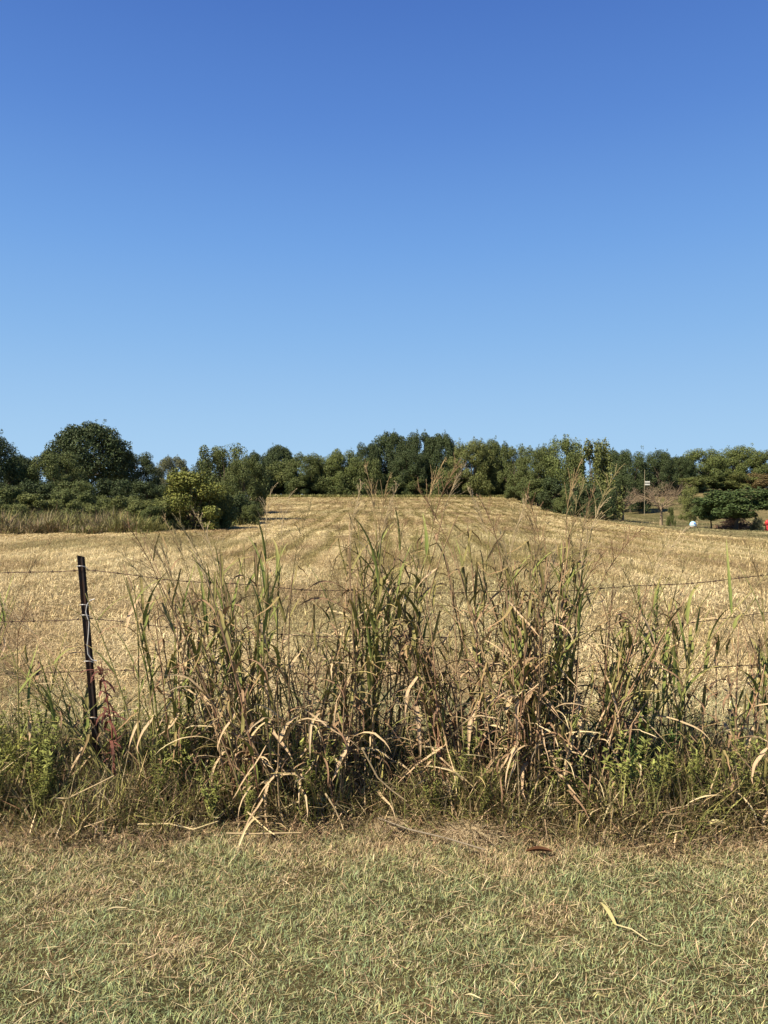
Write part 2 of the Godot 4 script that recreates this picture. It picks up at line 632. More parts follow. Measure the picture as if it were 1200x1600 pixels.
	for a in [[1062, 742, 84, 130, "olive"], [1100, 738, 66, 138, "mid"], [1148, 738, 86, 141, "olive"], [1192, 736, 70, 139, "rust"], [1020, 744, 76, 124, "rust"], [1236, 738, 70, 138, "mid"], [985, 738, 60, 100, "mid"], [1040, 738, 60, 131, "olive"]]:
		tree("broadleaf_shrub", "rounded %s bush below the trees beyond the yard" % {"olive": "olive", "mid": "green", "rust": "brownish"}[a[4]], "rounded bushes on the far right", a.slice(0, 4), "shrub", a[4])
	# the thicket on the left bank
	for a in [[12, 757, 70, 46, "mid"], [58, 768, 80, 44, "olive"], [100, 758, 66, 48, "mid"], [150, 764, 76, 45, "mid"], [196, 772, 70, 43, "olive"], [228, 776, 66, 40, "olive"], [262, 790, 60, 37, "olive"],
			[-40, 760, 80, 44, "mid"], [130, 778, 70, 40, "olive"], [338, 772, 70, 41, "mid"], [372, 770, 66, 43, "dark"], [392, 786, 36, 42, "mid"], [20, 785, 70, 39, "olive"], [258, 772, 56, 36.5, "olive"], [345, 768, 60, 38, "mid"], [240, 788, 50, 35.5, "mid"], [228, 748, 60, 56, "dark"], [250, 752, 60, 62, "dark"], [285, 756, 60, 58, "mid"], [180, 745, 80, 60, "dark"], [120, 748, 80, 56, "mid"], [60, 745, 80, 56, "dark"], [0, 742, 70, 54, "dark"]]:
		tree("broadleaf_shrub", "%s bush in the thicket behind the rank grass" % {"olive": "low olive", "mid": "low mid green", "dark": "low dark green"}[a[4]], "low bushes of the left thicket", a.slice(0, 4), "shrub", a[4])


# ---------------------------------------------------------------- grasses on the ground

func blade(s: Shape, root: Vector3, az: float, lean: float, bend: float, len: float, wid: float, c0: Color, c1: Color, segs := 2) -> void:
	var out := Vector3(cos(az), 0, sin(az))
	var side := Vector3(-sin(az), 0, cos(az)).rotated(Vector3.UP, rnd(-0.9, 0.9))
	var p := root
	var a := lean
	var pl := p - side * wid * 0.5
	var pr := p + side * wid * 0.5
	for k in segs:
		a += bend / segs
		p += (out * sin(a) + Vector3.UP * cos(a)) * len / segs
		var f := float(k + 1) / segs
		var f0 := float(k) / segs
		if k == segs - 1:
			s.tri(pl, pr, p, c0.lerp(c1, f0), c0.lerp(c1, f0), c1)
		else:
			var w := wid * (1.0 - 0.35 * f)
			var nl := p - side * w * 0.5
			var nr := p + side * w * 0.5
			s.quad(pl, pr, nr, nl, c0.lerp(c1, f0), c0.lerp(c1, f))
			pl = nl
			pr = nr


func tuft(blades: int, spread: float, l0: float, l1: float, wid: float, lean0: float, lean1: float, pal: Array) -> ArrayMesh:
	var s := Shape.new()
	for k in blades:
		var pc: Array = pal[rng.randi() % pal.size()]
		var j := rnd(0.75, 1.25)
		var c0: Color = pc[0].lerp(pc[1], rnd(0.3, 1.0)) * j
		var c1: Color = c0
		blade(s, Vector3(rnd(-spread, spread), -0.004, rnd(-spread, spread)), rnd(0, TAU), rnd(lean0, lean1), rnd(0.2, 1.1), rnd(l0, l1), wid * rnd(0.7, 1.3), c0, c1)
	return s.done()


func stuff_holder(called: String, label: String, category: String) -> Node3D:
	var holder := Node3D.new()
	holder.name = called
	add_child(holder)
	tag(holder, label, category)
	holder.set_meta("kind", "stuff")
	return holder


func pick_tone(pal: Array) -> Array:
	# one colour for the whole blade; the tip may be a little yellower or greener
	var pc: Array = pal[rng.randi() % pal.size()]
	var j := rnd(0.5, 1.6)
	var w := rnd(0.94, 1.07)
	var p0: Color = pc[0]
	var c0: Color = p0.lerp(pc[1], rnd(0.45, 0.95)) * j
	var k := rnd(-0.1, 0.1)
	return [Color(c0.r * w, c0.g, c0.b), Color(c0.r * w * (1.0 + k), c0.g, c0.b * (1.0 - k))]


func build_lawn() -> void:
	var gm := mat("grass_blade", Color(1, 1, 1), 0.7, 0.35, 0.0, 0.2)
	var green := [[lin(0.18, 0.22, 0.09), lin(0.31, 0.35, 0.15)], [lin(0.15, 0.205, 0.10), lin(0.25, 0.305, 0.155)], [lin(0.2, 0.17, 0.09), lin(0.34, 0.29, 0.16)]]
	var mixed := [[lin(0.23, 0.235, 0.09), lin(0.42, 0.41, 0.18)], [lin(0.33, 0.27, 0.16), lin(0.5, 0.42, 0.26)], [lin(0.14, 0.165, 0.075), lin(0.26, 0.28, 0.13)]]
	var straw := [[lin(0.34, 0.26, 0.15), lin(0.52, 0.41, 0.25)], [lin(0.24, 0.15, 0.09), lin(0.40, 0.28, 0.17)], [lin(0.2, 0.18, 0.08), lin(0.36, 0.31, 0.15)]]
	var pals := [green, mixed, straw]
	var holder := stuff_holder("lawn_grass", "short mixed green and straw coloured grass of the mown verge", "grass")
	for col in 8:
		for row in 3:
			var b := Blades.new()
			for k in 17500:
				var x := -3.2 + (col + rng.randf()) * 0.8
				var d := 1.35 + (row + rng.randf()) * 0.98
				if col < 0 or absf(x) > d * 0.52 + 1.1:
					continue
				var z := -d
				var dry := 0.20 + 0.8 * n_patch.get_noise_2d(x * 11.0, z * 11.0) + 0.6 * n_fine.get_noise_2d(x * 9.0, z * 9.0)
				dry += smoothstep(2.95, 3.5, d) * 0.62 - (1.0 - smoothstep(2.3, 2.62, d)) * 0.5
				dry += rnd(-0.38, 0.38)
				var p := 0 if dry < 0.3 else (1 if dry < 0.72 else 2)
				var tone := pick_tone(pals[p])
				var tall := 1.0 + 0.6 * n_fine.get_noise_2d(x * 8.0 + 50.0, z * 8.0) + 0.45 * smoothstep(3.1, 3.7, d)
				# blades lean together in tufts
				var flow := 6.0 * n_fine.get_noise_2d(x * 13.0 - 40.0, z * 13.0)
				var len := rnd(0.015, 0.045) * tall
				if rng.randf() < 0.022:
					# long clippings lying matted over the rest
					var cl := pick_tone(straw)
					b.add(Vector3(x, height(x, z) + rnd(0.008, 0.03), z), rnd(0, TAU), rnd(1.25, 1.6), rnd(-0.1, 0.3), rnd(0.05, 0.13), rnd(0.0014, 0.0026), rnd(0.9, 2.2), cl[0] * 1.2, cl[1] * 1.2)
					continue
				b.add(Vector3(x, height(x, z) - 0.003, z), flow + rng.randfn() * 1.7, rnd(0.1, 1.25), rnd(0.2, 1.0), len, rnd(0.0012, 0.0024), rnd(0.9, 2.2), tone[0], tone[1])
			if b.v.size():
				part("grass_patch", b.done(), gm, holder).set_meta("kind", "stuff")


func build_field() -> void:
	var sm := mat("straw", Color(1, 1, 1), 0.75, 0.25, 0.0, 0.2)
	var holder := stuff_holder("field_stubble", "golden dry stubble and cut hay covering the field", "stubble")
	# near field: from, to, blades, length, width
	for ring in [[4.5, 6.5, 70000, 0.04, 0.15, 0.0034], [6.5, 10.0, 90000, 0.05, 0.16, 0.005], [10.0, 17.0, 95000, 0.06, 0.2, 0.0078], [17.0, 30.0, 100000, 0.08, 0.24, 0.0105]]:
		var b := Blades.new()
		for k in ring[2]:
			var d := sqrt(lerpf(ring[0] * ring[0], ring[1] * ring[1], rng.randf()))
			var x := rnd(-0.55, 0.55) * d + rnd(-0.8, 0.8)
			var z := -d
			var c := field_color(x, z)
			var up := rng.randf() < 0.27 + 0.25 * row_at(x, z)
			if d < 7.5 and rng.randf() < 0.8 * (1.0 - smoothstep(5.0, 7.2, d + 1.2 * n_fine.get_noise_2d(x * 3.0, z * 3.0))):
				c = lin(0.15, 0.17, 0.085).lerp(lin(0.28, 0.27, 0.15), rng.randf())
				up = true
			if rng.randf() < 0.06:
				c = lin(0.2, 0.21, 0.08)
			var calm := smoothstep(8.0, 20.0, d)
			var j := rnd(lerpf(0.34, 0.68, calm), lerpf(1.7, 1.3, calm))
			var w := rnd(0.95, 1.05)
			var c1 := Color(c.r * j * w, c.g * j, c.b * j / w)
			var len := rnd(ring[3], ring[4]) * (0.75 if up else 1.0)
			var lean := rnd(0.1, 0.9) if up else rnd(1.1, 1.55)
			b.add(Vector3(x, height(x, z) + (0.0 if up else rnd(0.002, 0.05)), z), rnd(0, TAU), lean, rnd(0.1, 0.7), len, ring[5] * rnd(0.6, 1.3), rnd(0.9, 2.2), c1, c1)
		part("stubble_patch", b.done(), sm, holder).set_meta("kind", "stuff")
	var pal := [[lin(0.8, 0.79, 0.75), lin(1.1, 1.1, 1.05)], [lin(0.65, 0.61, 0.55), lin(0.95, 0.92, 0.85)], [lin(0.95, 0.95, 0.95), lin(1.25, 1.25, 1.25)], [lin(0.55, 0.58, 0.5), lin(0.8, 0.82, 0.7)]]
	for v in 3:
		var m := tuft(20, 0.17, 0.08, 0.2, 0.016, 0.4, 1.4, pal)
		var places: Array = []
		var tints: Array = []
		for ring in [[30.0, 52.0, 7500, 0.9, 1.3], [52.0, 116.0, 9000, 1.2, 2.2]]:
			for k in ring[2]:
				var d := sqrt(lerpf(ring[0] * ring[0], ring[1] * ring[1], rng.randf()))
				var x := rnd(-0.56, 0.56) * d
				var z := -d
				if rng.randf() > maxf(field_share(x, z), 0.3):
					continue
				var c := field_color(x, z)
				var sc := rnd(ring[3], ring[4])
				var tall := sc * rnd(0.25, 0.6) * (1.0 + 0.5 * row_at(x, z))
				places.append(Transform3D(Basis(Vector3.UP, rnd(0, TAU)).scaled(Vector3(sc, tall, sc)), Vector3(x, height(x, z) + 0.005, z)))
				var tt := rnd(0.8, 1.2)
				tints.append(Color(c.r * tt, c.g * tt * rnd(0.96, 1.04), c.b * tt))
		scatter("stubble_tuft", m, sm, places, tints, holder)


func build_bank() -> void:
	var pal := [[lin(0.16, 0.13, 0.065), lin(0.24, 0.195, 0.11)], [lin(0.13, 0.125, 0.05), lin(0.18, 0.17, 0.07)], [lin(0.16, 0.115, 0.07), lin(0.24, 0.18, 0.115)]]
	var green := [[lin(0.11, 0.12, 0.04), lin(0.2, 0.2, 0.075)], [lin(0.14, 0.135, 0.045), lin(0.24, 0.22, 0.085)]]
	var holder := stuff_holder("bank_grass", "rank brownish tall grass along the foot of the left thicket", "grass")
	var b := Blades.new()
	for k in 60000:
		var d := 32.2 + 10.0 * pow(rng.randf(), 1.3)
		var px := rnd(-130, 320) if rng.randf() < 0.9 else rnd(300, 405)
		if d < 33.0 + 1.2 * n_fine.get_noise_2d(px * 0.06, 3.0) + maxf(0.0, px - 215.0) * 0.045:
			continue
		var p := on_ground(px, d)
		var g := n_fine.get_noise_2d(p.x * 1.4, p.z * 1.4) + 0.9 * smoothstep(150.0, 260.0, px) - 0.25
		var tone := pick_tone(green if g > rnd(-0.3, 0.3) else pal)
		var tall := rnd(0.35, 1.0) * (0.9 + 1.0 * n_fine.get_noise_2d(p.x * 2.0, p.z * 2.0)) * smoothstep(31.5, 34.5, d) * (1.0 - 0.5 * smoothstep(150.0, 330.0, px))
		b.add(p, rnd(0, TAU), rnd(0.02, 0.6), rnd(0.1, 1.2), tall, rnd(0.018, 0.036), rnd(0.9, 2.2), tone[0], tone[1])
	part("grass_patch", b.done(), mats["grass_blade"], holder).set_meta("kind", "stuff")
	var b2 := Blades.new()
	for k in 24000:
		var px := rnd(395, 850)
		var d := rnd(112.5, 119)
		var tone := pick_tone(green)
		b2.add(on_ground(px, d), rnd(0, TAU), rnd(0.1, 0.8), 0.5, rnd(0.2, 0.7), rnd(0.05, 0.1), rnd(0.9, 2.2), tone[0], tone[1])
	var o := part("edge_grass", b2.done(), mats["grass_blade"], self)
	o.set_meta("kind", "stuff")
	tag(o, "low green grass strip between the hay field and the far trees", "grass")


# ---------------------------------------------------------------- things in the yard on the right

func build_yard() -> void:
	# broad dark tree
	tree("broadleaf_tree", "low broad dark green tree with several trunks on mown grass", "", [1150, 760, 135, 52], "broad", "deep")
	tree("broadleaf_tree", "small dense green tree joined to the broad dark tree", "", [1112, 772, 52, 53], "broad", "deep")
	tree("young_tree", "slim young willow like tree beside the blue dome", "", [1078, 754, 44, 60], "open", "olive")
	tree("garden_shrub", "small upright green shrub between the bare tree and young tree", "", [1048, 793, 18, 61], "feather", "mid")
	tree("young_shrub", "small pale shrub next to the red hydrant", "", [1184, 808, 26, 50], "feather", "grey")
	# bare trees
	for a in [[1033, 750, 62.0, "bare brown tree with spreading twigs on mown grass", 4], [973, 758, 68.0, "smaller bare tree close to the dark bushes by the field", 4]]:
		var base := on_ground(a[0], a[2])
		var top := at_px(a[0], a[1], a[2]).y
		var h := top - base.y
		var o := thing("bare_tree", a[3], "tree", base, 0.0, "bare trees in the yard")
		var col := lin(0.27, 0.205, 0.135)
		var t := Shape.new()
		t.tube(PackedVector3Array([Vector3(0, -0.1, 0), Vector3(0.02, h * 0.2, 0), Vector3(0, h * 0.42, 0.02)]), PackedFloat32Array([0.14, 0.11, 0.085]), 8, col, col)
		part("trunk", t.done(), mats["bark"], o)
		var s := Shape.new()
		for k in 9:
			var az := TAU * k / 9.0 + rnd(-0.3, 0.3)
			var dir := Vector3(cos(az), rnd(0.15, 1.1), sin(az)).normalized()
			bare_branch(s, Vector3(0, h * rnd(0.3, 0.42), 0), dir, h * rnd(0.26, 0.36), 0.045, a[4], col)
		part("crown", s.done(), mats["bark"], o)
	# brush pile
	var bp := on_ground(1150, 55)
	var bo := thing("brush_pile", "brown heap of dry cut branches under the broad tree", "brush pile", bp)
	var bm := mat("brush", Color(1, 1, 1), 0.9)
	var s2 := Shape.new()
	for k in 420:
		var a := rnd(0, TAU)
		var r := rnd(0.0, 1.3)
		var y := (1.35 - r) * rnd(0.1, 1.0)
		var c := Vector3(cos(a) * r * 1.1, maxf(y, 0.04), sin(a) * r * 0.8)
		var dir := Vector3(rng.randfn(), rng.randfn() * 0.5, rng.randfn()).normalized()
		var j := rnd(0.6, 1.3)
		var col := lin(0.22, 0.13, 0.09) * j
		var l := rnd(0.2, 0.55)
		var p0 := c - dir * l
		var p1 := c + dir * l
		p0.y = maxf(p0.y, 0.0)
		p1.y = maxf(p1.y, 0.0)
		s2.tube(PackedVector3Array([p0, c, p1]), PackedFloat32Array([0.022, 0.016, 0.006]), 4, col, col)
	var heap := part("branch", s2.done(), bm, bo)
	heap.set_meta("kind", "stuff")
	# light blue dome on a white tub
	var dp := on_ground(1083, 58)
	var dm := mat("painted", Color(1, 1, 1), 0.45, 0.0, 0.0, 0.5)
	var dob := thing("play_dome", "small light blue plastic dome on the mown grass", "dome", dp)
	var s3 := Shape.new()
	s3.lathe([Vector2(0.30, 0.22), Vector2(0.29, 0.34), Vector2(0.25, 0.47), Vector2(0.17, 0.57), Vector2(0.06, 0.62), Vector2(0.0, 0.625)], 18, lin(0.34, 0.55, 0.68))
	part("hood", s3.done(), dm, dob)
	dob.scale = Vector3(0.85, 0.8, 0.85)
	var s4 := Shape.new()
	s4.lathe([Vector2(0.0, 0.1), Vector2(0.24, 0.1), Vector2(0.28, 0.218), Vector2(0.0, 0.218)], 18, lin(0.7, 0.64, 0.6))
	part("tub", s4.done(), dm, dob)
	var s5 := Shape.new()
	s5.lathe([Vector2(0.09, -0.004), Vector2(0.09, 0.004), Vector2(0.0, 0.006)], 12, lin(0.05, 0.16, 0.45))
	var pt := part("port", s5.done(), dm, dob)
	pt.position = Vector3(0.05, 0.42, 0.275)
	pt.rotation.x = 1.15
	for k in 4:
		var s6 := Shape.new()
		var a := TAU * (k + 0.5) / 4.0
		s6.tube(PackedVector3Array([Vector3(cos(a) * 0.2, -0.02, sin(a) * 0.2), Vector3(cos(a) * 0.19, 0.105, sin(a) * 0.19)]), PackedFloat32Array([0.025, 0.025]), 8, lin(0.3, 0.1, 0.07), lin(0.3, 0.1, 0.07), true)
		part("leg", s6.done(), dm, dob)
	# red hydrant at the edge
	var hp := on_ground(1199, 50)
	var ho := thing("hydrant", "bright red stubby hydrant at the edge of the mown grass", "hydrant", hp)
	var red := lin(0.46, 0.035, 0.035)
	var s7 := Shape.new()
	s7.lathe([Vector2(0.0, -0.02), Vector2(0.2, -0.02), Vector2(0.2, 0.05), Vector2(0.14, 0.06), Vector2(0.125, 0.3), Vector2(0.135, 0.34), Vector2(0.12, 0.36), Vector2(0.12, 0.56), Vector2(0.19, 0.57), Vector2(0.19, 0.62), Vector2(0.15, 0.64)], 20, red)
	part("barrel", s7.done(), dm, ho)
	ho.scale = Vector3.ONE * 0.85
	var s8 := Shape.new()
	s8.lathe([Vector2(0.152, 0.64), Vector2(0.145, 0.72), Vector2(0.1, 0.79), Vector2(0.04, 0.82), Vector2(0.04, 0.87), Vector2(0.0, 0.87)], 20, red)
	part("bonnet", s8.done(), dm, ho)
	for k in 2:
		var s9 := Shape.new()
		var sd := -1.0 if k == 0 else 1.0
		s9.tube(PackedVector3Array([Vector3(sd * 0.1, 0.46, 0), Vector3(sd * 0.2, 0.46, 0), Vector3(sd * 0.201, 0.46, 0), Vector3(sd * 0.24, 0.46, 0)]), PackedFloat32Array([0.06, 0.06, 0.075, 0.075]), 12, red, red, true)
		part("outlet", s9.done(), dm, ho)
	# white sign on a pale pole
	var pp := on_ground(1007, 86)
	var po := thing("yard_sign", "small white two board sign on a pale pole before the trees", "sign", pp)
	var pole_top := at_px(1007, 734, 86).y - pp.y
	var sa := Shape.new()
	sa.tube(PackedVector3Array([Vector3(0, -0.1, 0), Vector3(0, pole_top, 0)]), PackedFloat32Array([0.035, 0.03]), 8, lin(0.24, 0.21, 0.14), lin(0.24, 0.21, 0.14), true)
	part("pole", sa.done(), mats["bark"], po)
	var y0 := at_px(1007, 758, 86).y - pp.y
	for k in 2:
		var sb := Shape.new()
		sb.box(Vector3(0.0, y0 + k * 0.28, 0.066), Vector3(0.56, y0 + 0.16 + k * 0.28, 0.10), lin(0.62, 0.61, 0.54))
		part("board", sb.done(), dm, po)
	# thin green sapling standing in the hay field
	var sp := on_ground(676, 36)
	var so := thing("field_sapling", "single thin green sapling standing in the hay field", "sapling", sp)
	var sc := Shape.new()
	var g0 := lin(0.13, 0.14, 0.05)
	sc.tube(PackedVector3Array([Vector3(0, -0.02, 0), Vector3(0.01, 0.45, 0), Vector3(0.0, 0.9, 0.0), Vector3(0.03, 1.3, 0)]), PackedFloat32Array([0.02, 0.015, 0.011, 0.004]), 5, g0, g0)
	part("stem", sc.done(), mats["bark"], so)
	var sd2 := Shape.new()
	for k in 120:
		var y := rnd(0.6, 1.3)
		var r := 0.05 + 0.3 * (y - 0.55)
		blade(sd2, Vector3(rnd(-r, r), y - 0.05, rnd(-r, r)), rnd(0, TAU), rnd(0.1, 1.0), 0.6, rnd(0.1, 0.22), 0.022, lin(0.16, 0.17, 0.06), lin(0.16, 0.17, 0.06))
	part("foliage", sd2.done(), mats["grass_blade"], so)


# ---------------------------------------------------------------- fence

func t_post(parent: Node, x: float, z: float, lean: float, turn: float) -> void:
	var s := Shape.new()
	var paint := lin(0.032, 0.026, 0.024)
	# T section: flange, web; top cut at a slant
	var sec := [Vector2(-0.019, 0.002), Vector2(-0.019, -0.003), Vector2(0.019, -0.003), Vector2(0.019, 0.002), Vector2(0.0035, 0.003), Vector2(0.002, 0.034), Vector2(-0.002, 0.034), Vector2(-0.0035, 0.003)]
	var top := 1.30
	for k in sec.size():
		var a: Vector2 = sec[k]
		var b: Vector2 = sec[(k + 1) % sec.size()]
		s.quad(Vector3(a.x, -0.12, a.y), Vector3(b.x, -0.12, b.y), Vector3(b.x, top - b.x * 0.35, b.y), Vector3(a.x, top - a.x * 0.35, a.y), paint, paint)
	for k in sec.size() - 2:
		var p0: Vector2 = sec[0]
		var p1: Vector2 = sec[k + 1]
		var p2: Vector2 = sec[k + 2]
		s.tri(Vector3(p0.x, top - p0.x * 0.35, p0.y), Vector3(p1.x, top - p1.x * 0.35, p1.y), Vector3(p2.x, top - p2.x * 0.35, p2.y), paint, paint, paint)
	var m := StandardMaterial3D.new()
	m.albedo_color = Color(1, 1, 1)
	m.vertex_color_use_as_albedo = true
	m.roughness = 0.6
	m.metallic_specular = 0.4
	m.albedo_texture = rust_texture()
	m.uv1_triplanar = true
	m.uv1_scale = Vector3(2.4, 2.4, 2.4)
	m.cull_mode = BaseMaterial3D.CULL_DISABLED
	var o := part("metal_post", s.done(), m, parent)
	o.position = Vector3(x, 0, z)
	o.rotation = Vector3(0, turn, 0)
	o.transform = Transform3D(Basis(Vector3.FORWARD, lean) * Basis(Vector3.UP, turn), Vector3(x, 0, z))
	for k in 20:
		var st := Shape.new()
		st.box(Vector3(-0.006, 0.1 + k * 0.058, -0.009), Vector3(0.006, 0.118 + k * 0.058, -0.0025), paint)
		part("stud", st.done(), m, o)


var rust_tex: ImageTexture


func rust_texture() -> ImageTexture:
	if rust_tex:
		return rust_tex
	var f := FastNoiseLite.new()
	f.seed = 9
	f.frequency = 0.035
	f.fractal_octaves = 4
	var img := Image.create(128, 128, false, Image.FORMAT_RGB8)
	for y in 128:
		for x in 128:
			var k := clampf(f.get_noise_2d(x, y) * 2.2 + 0.2, 0.0, 1.0)
			img.set_pixel(x, y, Color(0.75, 0.72, 0.70).lerp(Color(1.0, 0.80, 0.62), k))
	rust_tex = ImageTexture.create_from_image(img)
	return rust_tex


func wire_path(x0: float, y0: float, x1: float, y1: float, sag: float, z: float, n: int) -> PackedVector3Array:
	var p := PackedVector3Array()
	for k in n + 1:
		var t := float(k) / n
		p.append(Vector3(lerpf(x0, x1, t), lerpf(y0, y1, t) - sag * 4.0 * t * (1.0 - t) + 0.004 * sin(t * 37.0), z + 0.006 * sin(t * 23.0)))
	return p


func build_fence() -> void:
	var z := -4.1
	var o := thing("wire_fence", "barbed wire fence with one dark leaning metal post above the weeds", "fence", Vector3(-1.52, 0, z))
	t_post(o, 0.0, 0.0, -0.075, 0.62)
	t_post(o, -3.9, 0.0, 0.02, 0.3)
	t_post(o, 3.95, 0.0, 0.03, 0.4)
	var wm := mat("wire", Color(1, 1, 1), 0.55, 0.0, 0.7, 0.5)
	var rust := lin(0.09, 0.058, 0.042)
	# height at post, at the posts beyond on the left and right, sag on the right span
	var spans := [[1.225, 1.25, 1.24, 0.13], [0.965, 0.97, 1.05, 0.14], [0.688, 0.70, 0.73, 0.035], [0.42, 0.43, 0.40, 0.02], [0.2, 0.2, 0.2, 0.02]]
	for w in spans:
		var s := Shape.new()
		var b := Shape.new()
		for sp in [[-0.07 * w[0], w[0], 3.95, w[2], w[3]], [-3.9, w[1], -0.07 * w[0], w[0], 0.06]]:
			var base := wire_path(sp[0], sp[1], sp[2], sp[3], sp[4], 0.004, 560)
			for strand in 2:
				var p := PackedVector3Array()
				var r := PackedFloat32Array()
				for k in base.size():
					var a := k * 0.8 + PI * strand
					p.append(base[k] + Vector3(0, cos(a), sin(a)) * 0.0012)
					r.append(0.0014)
				s.tube(p, r, 4, rust, rust)
			for k in range(9, base.size() - 4, 17):
				var c := base[k]
				for q in 2:
					var a := rnd(0, TAU)
					var dir := Vector3(rnd(-0.35, 0.35), cos(a), sin(a)).normalized()
					b.tube(PackedVector3Array([c - dir * 0.018 + Vector3(q * 0.004, 0, 0), c + Vector3(q * 0.004, 0, 0.003), c + dir * 0.018 + Vector3(q * 0.004, 0, 0)]), PackedFloat32Array([0.0005, 0.0016, 0.0005]), 4, rust, rust)
				var coil := PackedVector3Array()
				var cr := PackedFloat32Array()
				for j in 17:
					coil.append(c + Vector3(-0.005 + 0.0007 * j, cos(j * 0.9) * 0.0045, sin(j * 0.9) * 0.0045))
					cr.append(0.0013)
				b.tube(coil, cr, 4, rust, rust)
		var wn := part("barbed_wire", s.done(), wm, o)
		var bn := part("barb", b.done(), wm, wn)
		bn.set_meta("kind", "stuff")
	# wire ties round the post
	var gal := mat("galvanised", Color(1, 1, 1), 0.4, 0.0, 0.3, 0.5)
	for h in [1.225, 1.02, 0.965, 0.72, 0.42]:
		var s := Shape.new()
		var p := PackedVector3Array()
		var r := PackedFloat32Array()
		var cx: float = -0.07 * h
		for k in 15:
			var a := -0.6 + 4.4 * k / 14.0
			p.append(Vector3(cx + cos(a) * 0.028, h + 0.01 * sin(a * 1.3) + 0.002 * k, 0.01 + sin(a) * 0.03))
			r.append(0.0021)
		s.tube(p, r, 5, lin(0.5, 0.48, 0.45), lin(0.5, 0.48, 0.45))
		part("wire_tie", s.done(), gal, o)
	# loose end of pale wire hanging in a bow in front of the post
	var ls := Shape.new()
	var lp := PackedVector3Array()
	var lr := PackedFloat32Array()
	for q in [[147, 936], [140, 938], [135, 945], [133, 956], [138, 972], [137, 990], [135, 1008], [136, 1022], [142, 1031], [150, 1033]]:
		lp.append(at_px(q[0], q[1], 4.055) - Vector3(-1.52, 0, z))
		lr.append(0.003)
	ls.tube(lp, lr, 5, lin(0.55, 0.53, 0.5), lin(0.55, 0.53, 0.5))
	part("loose_wire", ls.done(), gal, o)


# ---------------------------------------------------------------- weeds and tall grass at the fence

func weed_foliage(kind: int) -> Array:
	var st := Shape.new()
	var lf := Shape.new()
	var stem_c := lin(0.13, 0.12, 0.05) if kind < 3 else lin(0.16, 0.10, 0.065)
	for k in (5 if kind < 3 else 4):
		var az := rnd(0, TAU)
		var h := rnd(0.3, 0.55)
		var lean := rnd(0.05, 0.4)
		var p := PackedVector3Array()
		var r := PackedFloat32Array()
		for j in 6:
			var t := j / 5.0
			p.append(Vector3(cos(az) * lean * t * t * h, t * h - 0.02, sin(az) * lean * t * t * h) + Vector3(rng.randfn(), 0, rng.randfn()) * 0.008)
			r.append(lerpf(0.0032, 0.0012, t))
		st.tube(p, r, 4, stem_c, stem_c * 1.2)
		var nl := 75 if kind < 3 else 34
		for j in nl:
			var t := rnd(0.2, 1.0)
			var f := t * 5.0
			var i := mini(int(f), 4)
			var q := p[i].lerp(p[i + 1], f - i)
			var la := rnd(0, TAU)
			var jt := rnd(0.6, 1.4)
			var c0 := lin(0.12, 0.14, 0.04) * jt
			var c1 := lin(0.24, 0.25, 0.07) * jt
			if kind == 2:
				c0 = lin(0.15, 0.165, 0.045) * jt
				c1 = lin(0.30, 0.29, 0.075) * jt
			if kind >= 3:
				c0 = lin(0.13, 0.085, 0.045) * jt
				c1 = lin(0.22, 0.15, 0.08) * jt
			c0 = c0.lerp(c1, rnd(0.2, 0.9))
			blade(lf, q, la, rnd(0.5, 1.3), rnd(0.2, 0.9), rnd(0.014, 0.04), rnd(0.004, 0.011), c0, c0, 3)
	return [st.done(), lf.done()]


